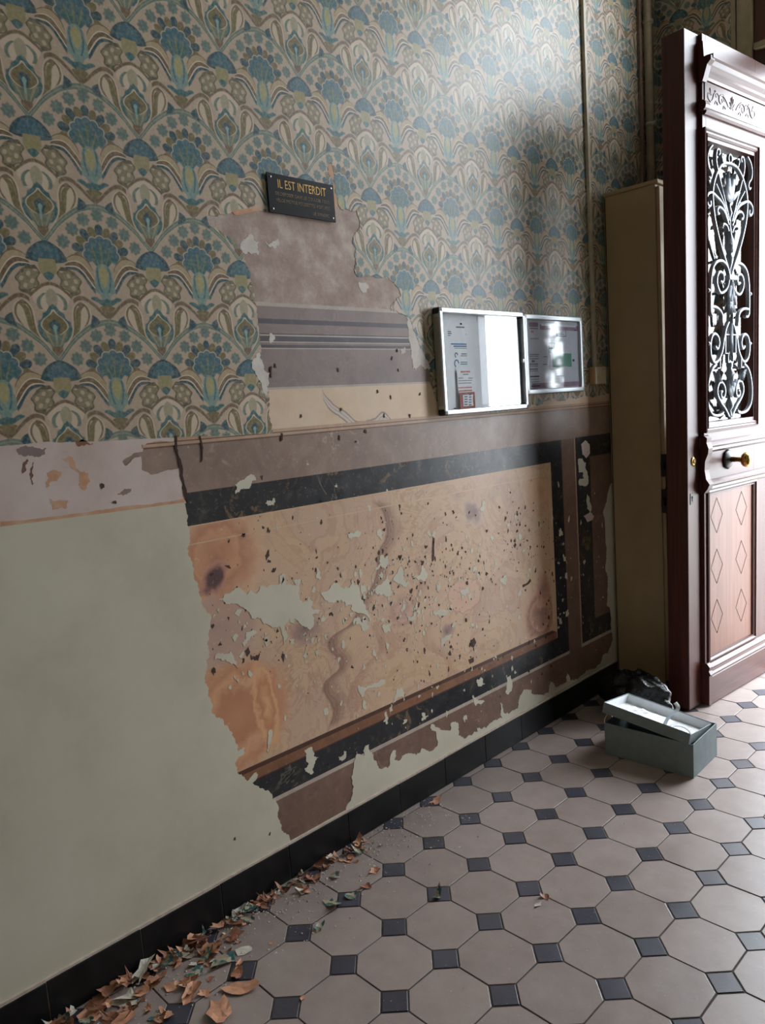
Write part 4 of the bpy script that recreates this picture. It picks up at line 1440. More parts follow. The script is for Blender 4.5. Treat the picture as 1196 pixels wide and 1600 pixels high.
key = [(-.042, 1.485), (.042, 1.485), (.042, 1.412), (.02, 1.412), (.02, 1.377), (-.02, 1.377), (-.02, 1.412), (-.042, 1.412)]
sweep('key_bar', [(CX + x, GY, z_) for x, z_ in key], 0.008, 0.014, (0, 1, 0), M['iron'], gr, closed=True)
for s in (-1, 1):
    sweep('bracket_bar', [(CX + s * x, GY, z_) for x, z_ in ((.088, 1.40), (.088, 1.355), (.11, 1.355))], 0.008, 0.016, (0, 1, 0), M['iron'], gr)
    for z_ in (1.65, 1.45):
        lathe('stud', [(0, 0.004), (0.006, 0.009), (0.012, 0.009), (0.018, 0.004)], (CX + s * 0.172, GY - 0.009, z_), (0, 1, 0), M['iron'], gr, 10)
ring = [(CX + 0.013 * math.cos(t * math.pi / 8), GY, 2.152 + 0.016 * math.sin(t * math.pi / 8)) for t in range(16)]
sweep('top_ring', ring, 0.006, 0.012, (0, 1, 0), M['iron'], gr, closed=True)
box('collar', (CX - 0.032, GY - 0.018, 1.696), (CX + 0.032, GY + 0.010, 1.714), M['iron'], gr, 0.004)
lathe('foot_knob', [(0.0, 0.006), (0.02, 0.010), (0.035, 0.006), (0.05, 0.016), (0.066, 0.016), (0.08, 0.008), (0.10, 0.005)], (CX, GY, 1.15), (0, 0, 1), M['iron'], gr, 12)
lathe('mid_knob', [(0.0, 0.003), (0.02, 0.012), (0.035, 0.018), (0.05, 0.010), (0.07, 0.014), (0.085, 0.005)], (CX, GY, 1.30), (0, 0, 1), M['iron'], gr, 12)
for base, tip, w in (((0, 1.995), (0.030, 2.10), 0.020), ((0, 1.995), (-0.030, 2.10), 0.020), ((0, 1.99), (0.062, 2.04), 0.012), ((0, 1.99), (-0.062, 2.04), 0.012),
                     ((0, 1.69), (0.028, 1.60), 0.012), ((0, 1.69), (-0.028, 1.60), 0.012), ((0, 1.66), (0.0, 1.56), 0.014), ((0, 1.62), (0.026, 1.57), 0.010), ((0, 1.62), (-0.026, 1.57), 0.010), ((0, 1.56), (0.0, 1.40), 0.012),
                     ((0, 1.24), (0.0, 1.33), 0.012), ((0, 1.24), (0.035, 1.31), 0.012), ((0, 1.24), (-0.035, 1.31), 0.012), ((0, 1.80), (0.02, 1.88), 0.010), ((0, 1.80), (-0.02, 1.88), 0.010), ((0.09, 1.30), (0.115, 1.345), 0.008), ((-0.09, 1.30), (-0.115, 1.345), 0.008)):
    V, F = leaf_data((CX + base[0], base[1]), (CX + tip[0], tip[1]), w, GY - 0.006, 0.010)
    V2 = [(v[0], 2 * GY - v[1] - 0.004, v[2]) for v in V]
    multi('iron_leaf', [(V, F), (V2, F)], M['iron'], gr, True)

# hardware
hd = lathe('knob', [(0.0, 0.0), (0.004, 0.022), (0.012, 0.029), (0.026, 0.029), (0.034, 0.020), (0.036, 0.0)], (0.285, FY - 0.060, 0.99), (0, -1, 0), M['brass'], d1, 24)
lathe('rosette', [(0.0, 0.040), (0.006, 0.040), (0.010, 0.034), (0.014, 0.020), (0.018, 0.014)], (0.285, FY, 0.99), (0, -1, 0), M['blackmetal'], hd, 8)
lathe('spindle', [(0.0, 0.012), (0.03, 0.009), (0.048, 0.013)], (0.285, FY - 0.014, 0.99), (0, -1, 0), M['brass_dull'], hd, 14)
cyl = lathe('lock_cylinder', [(0.0, 0.020), (0.003, 0.020), (0.004, 0.013)], (0.045, 0.0005, 1.005), (0, -1, 0), M['brass'], d1, 8)
lathe('key_slot', [(0.0, 0.011), (0.001, 0.011)], (0.045, -0.0035, 1.005), (0, -1, 0), M['brass_dull'], cyl, 16)
kp = box('keyhole_plate', (0.018, -0.002, 0.838), (0.042, 0.0005, 0.882), M['blackmetal'], d1, 0.001)
lathe('keyhole', [(0.0, 0.005), (0.0006, 0.005)], (0.030, -0.0021, 0.866), (0, -1, 0), M['hole'], kp, 12)
box('keyhole_slot', (0.0278, -0.0027, 0.850), (0.0322, -0.0021, 0.866), M['hole'], kp)
for z0, z1 in ((0.945, 1.035), (0.80, 0.895)):
    rl = box('rim_lock', (0.004, BY, z0), (0.12, BY + 0.026, z1), M['blackmetal'], d1, 0.002)
    box('latch_bolt', (-0.010, BY + 0.006, z0 + 0.03), (0.004, BY + 0.018, z0 + 0.06), M['blackmetal'], rl)
lathe('top_screw', [(0.0, 0.004), (0.001, 0.004)], (0.01, 0.02, LH), (0, 0, 1), M['screw'], d1, 10)
for z0 in (0.35, 1.3, 2.2):
    lathe('hinge', [(0, 0.007), (0.10, 0.007)], (LW + 0.004, -0.012, z0), (0, 0, 1), M['brass_dull'], d1, 10)

# the other leaf, bolted shut in the doorway
d2 = struct(empty('door_2', (1.15, YF + 0.005, 0.0), 0.0))
d2['label'] = 'closed second mahogany door leaf seen only in reflections'
box('stile', (0.0, 0.0, 0.004), (0.09, 0.06, LH), M['wood_v'], d2, 0.002)
box('stile', (0.48, 0.0, 0.004), (0.625, 0.06, LH), M['wood_v'], d2, 0.002)
box('bottom_rail', (0.09, 0.0, 0.004), (0.48, 0.06, 0.185), M['wood_h'], d2)
box('lower_panel', (0.09, 0.01, 0.185), (0.48, 0.05, 0.885), M['wood_panel'], d2)
box('middle_rail', (0.09, 0.0, 0.885), (0.48, 0.06, GZ0), M['wood_h'], d2)
box('top_rail', (0.09, 0.0, GZ1), (0.48, 0.06, LH), M['wood_h'], d2)
box('glare_block_panel', (0.09, 0.034, GZ0), (0.48, 0.056, GZ1), M['wood_dark'], d2)  # unseen panel added behind the glass to keep glare off the notice board
box('glass_pane', (0.09, 0.026, GZ0), (0.48, 0.030, GZ1), M['glass'], d2)
CX = 0.285
g2 = box('grille', (CX - 0.006, 0.012, GZ0), (CX + 0.006, 0.024, GZ1), M['iron'], d2)
for pts, w in HALF[:1] + HALF[9:10] + HALF[12:]:
    for s in (-1, 1):
        sweep('scroll_bar', smooth_path([(CX + s * x, 0.018, z_) for x, z_ in pts], 4), w, 0.016, (0, 1, 0), M['iron'], g2)

# ------------------------------------------------------------------ metal locker in the corner
lk = tag(empty('metal_locker', (0.006, 2.996, 0.0)), 'tall olive beige metal locker in the corner behind the open door', 'locker')
box('body', (0.0, 0.0, 0.012), (0.225, 0.49, 2.090), M['locker'], lk, 0.003)
box('top_panel', (0.0, -0.004, 2.090), (0.238, 0.494, 2.106), M['locker'], lk, 0.003)
ld = box('locker_door', (0.225, 0.006, 0.05), (0.240, 0.484, 2.080), M['locker'], lk, 0.002)
box('handle', (0.240, 0.36, 1.02), (0.252, 0.385, 1.12), M['blackmetal'], ld, 0.002)
box('plinth', (0.01, 0.01, 0.0), (0.215, 0.48, 0.012), M['blackmetal'], lk)
box('side_seam', (0.0055, -0.0015, 0.02), (0.0085, 0.0005, 2.085), M['blackmetal'], lk)

# ------------------------------------------------------------------ notice boards
def board(name, label, y0, y1, z0, z1, dep, rail, left_caps):
    b = tag(empty(name, (0.0032, y0, z0)), label, 'notice board')
    w, h = y1 - y0, z1 - z0
    box('back_panel', (0.0, 0.004, 0.004), (0.006, w - 0.004, h - 0.004), M['backing'], b)
    for nm, a, c in (('rail', (0.0, 0.0, rail * 0.6), (dep, rail, h - rail * 0.6)), ('rail', (0.0, w - rail, rail * 0.6), (dep, w, h - rail * 0.6)), ('rail', (0.0, rail * 0.6, 0.0), (dep, w - rail * 0.6, rail)), ('rail', (0.0, rail * 0.6, h - rail), (dep, w - rail * 0.6, h))):
        box(nm, a, c, M['alu'], b, min(rail, dep) * 0.32, 3)
    e = rail * 1.25
    for (ya, za) in ((0, 0), (0, h - e), (w - e, 0), (w - e, h - e)):
        k = 0.001
        box('corner_cap', (-0.0, ya - k if ya == 0 else ya, za - k if za == 0 else za), (dep * (0.96 if left_caps and ya == 0 else 0.97), ya + e + (0 if ya == 0 else k), za + e + (0 if za == 0 else k)), M['blackplastic'] if left_caps else M['alu_side'], b, min(rail, dep) * 0.32, 3)
    return b


n1 = board('notice_board', 'larger lockable aluminium notice board with black corners and white glare', 1.888, 2.362, 1.254, 1.599, 0.030, 0.017, True)
w1_, h1_ = 2.362 - 1.888, 1.599 - 1.254
box('side_strip', (0.002, -0.0012, 0.03), (0.027, 0.0004, h1_ - 0.03), M['alu_side'], n1)
gp = box('glazed_door', (0.0235, 0.016, 0.016), (0.0255, w1_ - 0.016, h1_ - 0.016), M['glass'], n1)
lathe('lock', [(0, 0.008), (0.006, 0.008), (0.0075, 0.006)], (0.0255, w1_ - 0.024, h1_ * 0.50), (1, 0, 0), M['alu'], gp, 16)
n2 = board('notice_board', 'smaller aluminium snap frame beside it holding a plan with a green block', 2.374, 2.776, 1.304, 1.597, 0.018, 0.019, False)
w2_, h2_ = 2.776 - 2.374, 1.597 - 1.304
box('cover_film', (0.0105, 0.017, 0.017), (0.0112, w2_ - 0.017, h2_ - 0.017), M['film'], n2)


def paper(name, label, group, X, y0, y1, z0, z1, mat, curl=0.0, cat='sheet'):
    """a hanging sheet with a gentle bow"""
    NY, NZ = 10, 8
    V, F = [], []
    for i in range(NY + 1):
        for j in range(NZ + 1):
            s, t = i / NY, j / NZ
            V.append((X + 0.0006 + curl * (max(0, s - 0.55) / 0.45) ** 2 * (0.6 + 0.4 * math.sin(3 * t)), y0 + (y1 - y0) * s, z0 + (z1 - z0) * t))
    for i in range(NY):
        for j in range(NZ):
            a = i * (NZ + 1) + j
            F.append((a, a + NZ + 1, a + NZ + 2, a + 1))
    o = mesh(name, V, F, M[mat], None, True)
    tag(o, label, cat, group)
    return o


def ink(parent, X, px0, px1, py, hpx, mat, name='print_line'):
    y0, z = wp(px0, py, X)
    y1, _ = wp(px1, py, X)
    hh = abs(wp(px0, py - hpx / 2, X)[1] - wp(px0, py + hpx / 2, X)[1])
    return box(name, (X, y0, z - hh / 2), (X + 0.0004, y1, z + hh / 2), M[mat], parent)


XA = 0.0032 + 0.0065
p1 = paper('notice_sheet', 'white notice sheet with small blue and grey print in the larger board', None, XA, 1.908, 2.105, 1.276, 1.562, 'sheet', 0.008)
p2 = paper('notice_sheet', 'blank curling plastic sleeve in the right half of the larger board', None, XA + 0.001, 2.112, 2.338, 1.280, 1.580, 'sheet_b', 0.006)
X1 = XA + 0.001
for (a, b, y, hh, mt) in ((719, 722, 506, 3, 'inkdark'), (713, 726, 511, 2, 'inkgrey'), (700, 705, 518, 1.5, 'inkgrey'), (700, 706, 521, 1.5, 'inkgrey'), (700, 704, 524, 1.2, 'inkgrey'), (729, 735, 519, 1.5, 'inkgrey'), (728, 736, 522, 1.5, 'inkgrey'),
                          (731, 739, 531, 4.5, 'inkblue'), (705, 736, 537.5, 2, 'inkblue'), (709, 732, 541, 2, 'inkblue'), (711, 733, 544, 1, 'inkgrey'), (721, 730, 553, 1.5, 'inkgrey'), (720, 731, 556, 1.2, 'inkgrey'),
                          (720, 731, 566, 1.2, 'inkblue'), (720, 731, 569, 1.2, 'inkblue'), (711, 712.5, 683 - 44, 4, 'inkdark')):
    ink(p1, X1, a, b, y, hh, mt)
for (a, y, r, mt) in ((714, 568, 5, 'inkblue'), (713.5, 555, 3.2, 'inkgrey')):
    y_, z_ = wp(a, y, X1)
    k = 0.0021 * r
    sweep('print_ring', [(X1, y_ + k * math.cos(t * math.pi / 8), z_ + k * 1.1 * math.sin(t * math.pi / 8)) for t in range(12)], 0.004, 0.0006, (1, 0, 0), M[mt], p1)
p3 = paper('leaflet', 'pink printed leaflet standing at the foot of the larger board', None, XA + 0.004, *[wp(715, 600, XA + 0.004)[0], wp(742, 600, XA + 0.004)[0]], wp(730, 640, XA + 0.004)[1], wp(730, 577, XA + 0.004)[1], 'sheet', 0.002, 'leaflet')
X3 = XA + 0.0052
for k, (a, b, y, hh, mt) in enumerate(((720, 735, 581, 2.5, 'inkred'), (724, 732, 585, 1.5, 'inkgrey'), (717, 724, 591, 1.2, 'inkgrey'), (732, 739, 591, 1.2, 'inkgrey'), (717, 738, 595, 1, 'inkgrey'), (717, 737, 599, 1, 'inkgrey'), (717, 738, 606, 2, 'inkred'), (717, 738, 611, 2.5, 'inkred'))):
    ink(p3, X3, a, b, y, hh, mt)
p4 = paper('leaflet', 'folded rust red leaflet with white panel in front of the pink one', None, XA + 0.008, wp(719, 628, XA + 0.008)[0], wp(742, 628, XA + 0.008)[0], wp(730, 641, XA + 0.008)[1], wp(730, 613, XA + 0.008)[1], 'red', 0.002, 'leaflet')
X4 = XA + 0.0092
ink(p4, X4, 724, 740, 626, 18, 'sheet', 'white_panel')
for y in (616, 620, 624, 628, 632):
    ink(p4, X4 + 0.0005, 726, 731, y, 2, 'inkgrey')
    ink(p4, X4 + 0.0005, 733, 737, y + 0.6, 2, 'inkgrey')

X2 = 0.0032 + 0.0062
q1 = paper('evacuation_plan', 'lilac plan poster with mauve header and green block in the snap frame', None, X2, 2.390, 2.760, 1.320, 1.581, 'lilac', 0.0, 'poster')
X5 = X2 + 0.0010
for (a, b, y, hh, mt) in ((844, 906, 511, 8, 'purple'), (827, 841, 507, 7, 'purple'), (828, 841, 513, 1.5, 'inkgrey'), (846, 862, 507, 4, 'sheet'), (875, 900, 509, 3, 'sheet'),
                          (870, 885, 521, 9, 'inkdark'), (830, 834, 518, 3, 'inkred'), (829, 842, 529, 1, 'inkgrey'), (828, 843, 554, 1.2, 'inkgrey'), (828, 842, 557, 1, 'inkgrey'), (828, 842, 560.5, 1.2, 'inkgrey'), (831, 836, 564.5, 3.5, 'inkgrey'),
                          (828, 841, 569, 1.2, 'inkdark'), (828, 841, 572, 1, 'inkgrey'), (828, 841, 577, 1.2, 'inkdark'), (828, 841, 580, 1, 'inkgrey'), (829, 843, 588.5, 2, 'inkdark'), (830, 842, 593, 1, 'inkgrey'), (830, 843, 597, 1, 'inkgrey'), (831, 844, 603.5, 2, 'inkdark'), (831, 841, 608, 1, 'inkgrey'),
                          (849, 855, 557.5, 1.2, 'inkgrey'), (849, 855, 569.5, 1.2, 'inkgrey'), (871, 882, 587.5, 1.2, 'inkgrey'), (895, 898, 563, 3.5, 'inkdark'), (898, 901, 516, 1.8, 'inkdark'), (832, 905, 603, 8, 'purple')):
    o = ink(q1, X5 - (0.0004 if mt == 'purple' else 0.0), a, b, y, hh, mt)
ink(q1, X5 + 0.0006, 870.7, 884.3, 520.9, 7.6, 'lilac', 'caption_box')
ink(q1, X5 + 0.0006, 871, 880, 519, 1, 'inkgrey')
ink(q1, X5 + 0.0006, 871, 882, 522, 1, 'inkgrey')
ink(q1, X5, 864, 893.5, 563, 21.5, 'green', 'plan_block')
ink(q1, X5, 858, 868, 543.5, 17, 'green', 'plan_block')
ink(q1, X5 + 0.0005, 859, 866, 540, 5, 'lilac', 'plan_room')
ink(q1, X5 + 0.0006, 858.5, 865, 544.5, 2.5, 'inkdark', 'plan_stair')
ink(q1, X5 + 0.0005, 879, 887, 573.2, 1.2, 'lilac', 'plan_gap')
cy_, cz_ = wp(866, 571, X5)
sweep('plan_outline', smooth_path([(X5, wp(a, b, X5)[0], wp(a, b, X5)[1]) for a, b in ((859.5, 553), (860, 564), (859, 574), (864, 577), (870, 576), (872, 571), (869, 565), (864, 562))], 4), 0.0016, 0.0006, (1, 0, 0), M['inkgrey'], q1)

# ------------------------------------------------------------------ engraved plaque
pq = tag(empty('prohibition_plaque', (0.0052, 1.266, 1.8185)), 'black engraved plaque with gold lettering above the torn plaster', 'plaque')
PWd, PHt = 0.230, 0.1005
box('plate', (0.0, 0.0, 0.0), (0.0035, PWd, PHt), M['plaque'], pq, 0.0008)
TX = 0.0036
text('lettering', 'IL EST INTERDIT', 0.032, M['gold'], pq, (TX, 0.034, 0.0655), ON_WALL, 0.166)
text('small_lettering', 'DE DEPOSER DANS LE COULOIR TOUS', 0.0125, M['gold_dim'], pq, (TX, 0.024, 0.0465), ON_WALL, 0.186)
text('small_lettering', 'VELOS MOTOS POUSSETTES VOITURES', 0.0125, M['gold_dim'], pq, (TX, 0.024, 0.0300), ON_WALL, 0.186)
text('small_lettering', 'LE SYNDIC', 0.0115, M['gold_dim'], pq, (TX, 0.206, 0.0100), ON_WALL, 0.058, align='RIGHT')
for (a, b) in ((0.012, 0.010), (0.012, PHt - 0.010), (PWd - 0.010, 0.010), (PWd - 0.010, PHt - 0.010)):
    lathe('screw', [(0, 0.0032), (0.001, 0.0030), (0.0016, 0.0018)], (0.0034, a, b), (1, 0, 0), M['screw'], pq, 12)
box('wall_spacer', (-0.0022, 0.006, 0.004), (0.0, PWd - 0.006, PHt - 0.004), M['blackplastic'], pq)

# ------------------------------------------------------------------ cable runs
cc = tag(empty('cable_trunking', (0.0032, 2.870, 1.402)), 'cream cable trunking running up from the ivory junction box', 'trunking')
box('channel', (0.0, 0.0, 0.0), (0.010, 0.020, CZ - 1.405), M['conduit'], cc, 0.0015)
box('lid', (0.010, 0.002, 0.0), (0.0125, 0.018, CZ - 1.405), M['conduit'], cc, 0.001)
jb = tag(empty('junction_box', (0.0032, 2.842, 1.328)), 'ivory plastic junction box beside the snap frame', 'junction box')
box('housing', (0.0, 0.0, 0.0), (0.026, 0.085, 0.073), M['jbox_side'], jb, 0.003)
cv = box('cover', (0.026, 0.0015, 0.0015), (0.031, 0.0835, 0.0715), M['jbox'], jb, 0.0025)
box('cover_notch', (0.0308, 0.055, 0.060), (0.0313, 0.075, 0.063), M['jbox_side'], cv)
pp = tag(empty('service_pipe', (0.0, 3.385, 2.12)), 'pair of cream and brown pipes clipped together above the locker', 'pipes')
lathe('main_pipe', [(0.0, 0.017), (CZ - 2.12, 0.017)], (0.026, 0.0, 0.0), (0, 0, 1), M['conduit'], pp, 18)
lathe('thin_pipe', [(0.0, 0.009), (CZ - 2.12, 0.009)], (0.018, 0.045, 0.0), (0, 0, 1), M['conduit_b'], pp, 12)
for z_ in (2.44, 2.86, 3.3):
    k = z_ - 2.12
    cl = lathe('pipe_clip', [(0, 0.020), (0.014, 0.020)], (0.026, 0.0, k), (0, 0, 1), M['conduit'], pp, 18)
    lathe('pipe_clip', [(0, 0.0125), (0.014, 0.0125)], (0.018, 0.045, k + 0.02), (0, 0, 1), M['conduit'], pp, 14)
    box('clip_foot', (0.003, -0.004, k + 0.002), (0.012, 0.004, k + 0.012), M['blackmetal'], cl)
pw = tag(empty('wall_batten', (0.0032, 3.335, 2.12)), 'dark painted strip beside the paired pipes', 'strip')
box('batten', (0.0, 0.0, 0.0), (0.012, 0.022, CZ - 2.12), M['conduit_b'], pw, 0.002)

# ------------------------------------------------------------------ shoe box with its lid laid upside down on it
BXo, BA = (0.314, 2.334), math.radians(2.0)
sb = tag(empty('shoe_box', (BXo[0], BXo[1], 0.0003), BA), 'grey blue cardboard shoe box on the tiles by the door', 'box')
BL, BD, BH, ct_ = 0.318, 0.210, 0.117, 0.0025
box('bottom', (0.0, 0.0, 0.0), (BL, BD, 0.003), M['card'], sb)
box('long_side', (0.0, 0.0, 0.003), (BL, ct_, BH), M['card'], sb, 0.0006, 1)
box('long_side', (0.0, BD - ct_, 0.003), (BL, BD, BH), M['card'], sb, 0.0006, 1)
box('short_side', (0.0, ct_, 0.003), (ct_, BD - ct_, BH), M['card'], sb, 0.0006, 1)
box('short_side', (BL - ct_, ct_, 0.003), (BL, BD - ct_, BH + 0.001), M['card'], sb, 0.0006, 1)
ll = tag(empty('box_lid', (BXo[0], BXo[1], 0.0)), 'upturned grey box lid with white lining tilted on the shoe box', 'lid')
ll.rotation_euler = (math.radians(-9.5), math.radians(7.6), BA)
ll.location = (BXo[0] - 0.005, BXo[1] - 0.004, 0.157)
LLn, LD, LHt = 0.312, 0.203, 0.038
box('lid_panel', (0.0, 0.0, 0.0), (LLn, LD, 0.0025), M['card'], ll)
for nm, a, b in (('lid_rim', (0.0, 0.0, 0.0025), (LLn, 0.0025, LHt)), ('lid_rim', (0.0, LD - 0.0025, 0.0025), (LLn, LD, LHt)), ('lid_rim', (0.0, 0.0025, 0.0025), (0.0025, LD - 0.0025, LHt)), ('lid_rim', (LLn - 0.0025, 0.0025, 0.0025), (LLn, LD - 0.0025, LHt - 0.004))):
    box(nm, a, b, M['card'], ll, 0.0006, 1)
for nm, a, b in (('lining', (0.0025, 0.0025, 0.0025), (LLn - 0.0025, LD - 0.0025, 0.0036)), ('lining', (0.0025, LD - 0.0035, 0.0036), (LLn - 0.0025, LD - 0.0025, LHt - 0.003)), ('lining', (0.0025, 0.0035, 0.0036), (0.0035, LD - 0.0035, LHt - 0.003))):
    box(nm, a, b, M['card_in'], ll)
LM = Matrix.Translation(ll.location) @ ll.rotation_euler.to_matrix().to_4x4()


def in_lid(x, y, z_):
    return tuple(LM @ Vector((x, y, z_)))


def crumple(name, x0, x1, y0, y1, h, mat, seed, label, cat):
    NX, NY = 16, 12
    V, F = [], []
    for i in range(NX + 1):
        for j in range(NY + 1):
            s, t = i / NX, j / NY
            x, y = x0 + (x1 - x0) * s, y0 + (y1 - y0) * t
            e = min(1, 5 * min(s, 1 - s)) * min(1, 5 * min(t, 1 - t))
            z_ = 0.006 + h * e * (0.5 + 1.3 * abs(noise.noise(Vector((x * 28 + seed, y * 28, seed)))) + 0.5 * noise.noise(Vector((x * 70, y * 70, seed))))
            V.append(in_lid(x + 0.004 * noise.noise(Vector((s * 6, t * 6, seed + 3))), y, max(0.0045, z_)))
    for i in range(NX):
        for j in range(NY):
            a = i * (NY + 1) + j
            F.append((a, a + NY + 1, a + NY + 2, a + 1))
    return tag(mesh(name, V, F, M[mat], None), label, cat)


crumple('tissue_paper', 0.02, 0.20, 0.02, 0.17, 0.012, 'tissue', 2.0, 'crumpled white tissue lying in the upturned lid', 'tissue')
crumple('plastic_wrapping', 0.205, 0.295, 0.02, 0.15, 0.014, 'film', 7.0, 'clear crinkled wrapping at the low end of the upturned lid', 'wrapping')
V = [in_lid(*p) for p in ((0.235, 0.012, 0.010), (0.298, 0.014, 0.010), (0.296, 0.075, 0.012), (0.24, 0.07, 0.012), (0.235, 0.012, 0.0112), (0.298, 0.014, 0.0112), (0.296, 0.075, 0.0132), (0.24, 0.07, 0.0132))]
tag(mesh('card_slip', V, [(0, 1, 2, 3), (4, 5, 6, 7), (0, 1, 5, 4), (1, 2, 6, 5), (2, 3, 7, 6), (3, 0, 4, 7)], M['bluecard'], None), 'pale blue card slip in the corner of the upturned lid', 'card')


def ribbon(name, pts, w, mat, label, cat, axis=(0, 1, 0), th=0.0008, taper=None):
    path = smooth_path(pts, 6)
    V, F = sweep_data(path, th, w, axis, taper=taper)
    return tag(mesh(name, V, F, M[mat], None, True), label, cat)


ribbon('plastic_strip', [in_lid(0.205, 0.05, 0.006), in_lid(0.208, 0.052, 0.03), in_lid(0.216, 0.056, 0.055), in_lid(0.232, 0.06, 0.075), in_lid(0.236, 0.062, 0.092), in_lid(0.224, 0.062, 0.104)], 0.014, 'tissue', 'translucent plastic strip curling up out of the box lid', 'strip', (0.69, 0.72, 0))
ribbon('plastic_strip', [in_lid(0.225, 0.05, 0.012), in_lid(0.245, 0.055, 0.030), in_lid(0.275, 0.06, 0.032), in_lid(0.298, 0.05, 0.020), in_lid(0.285, 0.04, 0.012)], 0.009, 'tissue', 'flat looped plastic strip at the right end of the lid', 'strip', (0.3, 0.9, 0.3))
ribbon('plastic_strip', [in_lid(0.19, 0.04, 0.010), in_lid(0.23, 0.03, 0.020), in_lid(0.27, 0.03, 0.016)], 0.006, 'sheet_b', 'short plastic strip lying across the tissue in the lid', 'strip')

# ------------------------------------------------------------------ bin bag slumped between locker and box
bm = bmesh.new()
bmesh.ops.create_icosphere(bm, subdivisions=5, radius=1.0)
for v in bm.verts:
    d = v.co.normalized()
    n = noise.noise(d * 1.6 + Vector((3, 1, 2))) * 0.30 + noise.noise(d * 4.0) * 0.14 + abs(noise.noise(d * 9.0 + Vector((5, 0, 0)))) * 0.09
    r = 1.0 + n
    z_ = d.z * 0.092 * r + 0.07
    if d.z > 0.3:
        z_ += 0.03 * (d.z - 0.3) * (1 + noise.noise(d * 3))
    v.co = Vector((d.x * 0.130 * r, d.y * 0.085 * r, max(0.0008, z_)))
me = bpy.data.meshes.new('bin_bag')
bm.to_mesh(me)
bm.free()
bag = link('bin_bag', me, M['bag'], None, True)
bag.location = (0.235, 2.72, 0.0)
tag(bag, 'black plastic bin bag slumped between locker and shoe box', 'bag')
ribbon('cord_loop', [(0.235, 2.50, 0.002), (0.225, 2.49, 0.04), (0.235, 2.485, 0.07), (0.25, 2.485, 0.085), (0.262, 2.49, 0.06), (0.25, 2.492, 0.02), (0.24, 2.46, 0.002)], 0.004, 'conduit', 'thin dull cord loop trailing beside the shoe box', 'cord', (0, 1, 0), 0.003)

# ------------------------------------------------------------------ litter of torn paper and paint along the skirting
LAB = {'sc_peach': ('peach coloured paint scrap in the litter along the skirting', 'peach paint scraps on the tiles'), 'sc_rust': ('rust brown curled paint scrap in the litter along the skirting', 'rust paint scraps on the tiles'),
       'sc_print': ('torn blue green printed wallpaper scrap in the litter on the tiles', 'printed wallpaper scraps on the tiles'), 'sc_cream': ('cream coloured flake in the litter along the skirting', 'cream flakes on the tiles')}


def scrap(x, y, r, mat, curl, lift=0.0, seed=0, label=None, elong=1.0, ang=None):
    rn = random.Random(seed)
    n = rn.randint(9, 13)
    a0 = rn.random() * 6.28 if ang is None else ang
    cdir = rn.random() * 3.14
    tilt = rn.uniform(-0.25, 0.25) if lift == 0 else rn.uniform(-0.6, 0.6)
    rad = [r * rn.uniform(0.45, 1.2) for _ in range(n)]
    pts = [(0.0, 0.0)]
    for k in (0.55, 1.0):
        for i in range(n):
            t = 2 * math.pi * i / n
            pts.append((math.cos(t) * rad[i] * k * elong, math.sin(t) * rad[i] * k))
    ca, sa = math.cos(a0), math.sin(a0)
    V = []
    for px_, py_ in pts:
        d = px_ * math.cos(cdir) + py_ * math.sin(cdir)
        z_ = curl * (d / r) ** 2 * r + tilt * px_ * 0.6 + 0.10 * r * noise.noise(Vector((px_ * 60, py_ * 60, seed)))
        V.append([px_ * ca - py_ * sa, px_ * sa + py_ * ca, z_])
    zm = min(v[2] for v in V)
    for v in V:
        v[2] = v[2] - zm + 0.0008 + lift
    F = [(0, 1 + i, 1 + (i + 1) % n) for i in range(n)]
    for i in range(n):
        a, b = 1 + i, 1 + (i + 1) % n
        F += [(a, a + n, b + n), (a, b + n, b)]
    me = bpy.data.meshes.new('scrap')
    me.from_pydata([tuple(v) for v in V], [], F)
    o = link('paper_scrap' if mat in ('sc_print',) else 'paint_scrap', me, M[mat])
    x = max(x, 0.0155 + max(-v[0] for v in V))
    o.location = (x, y, 0.0)
    if label:
        tag(o, label, 'scrap')
    else:
        tag(o, LAB[mat][0], 'scrap', LAB[mat][1])
    return o


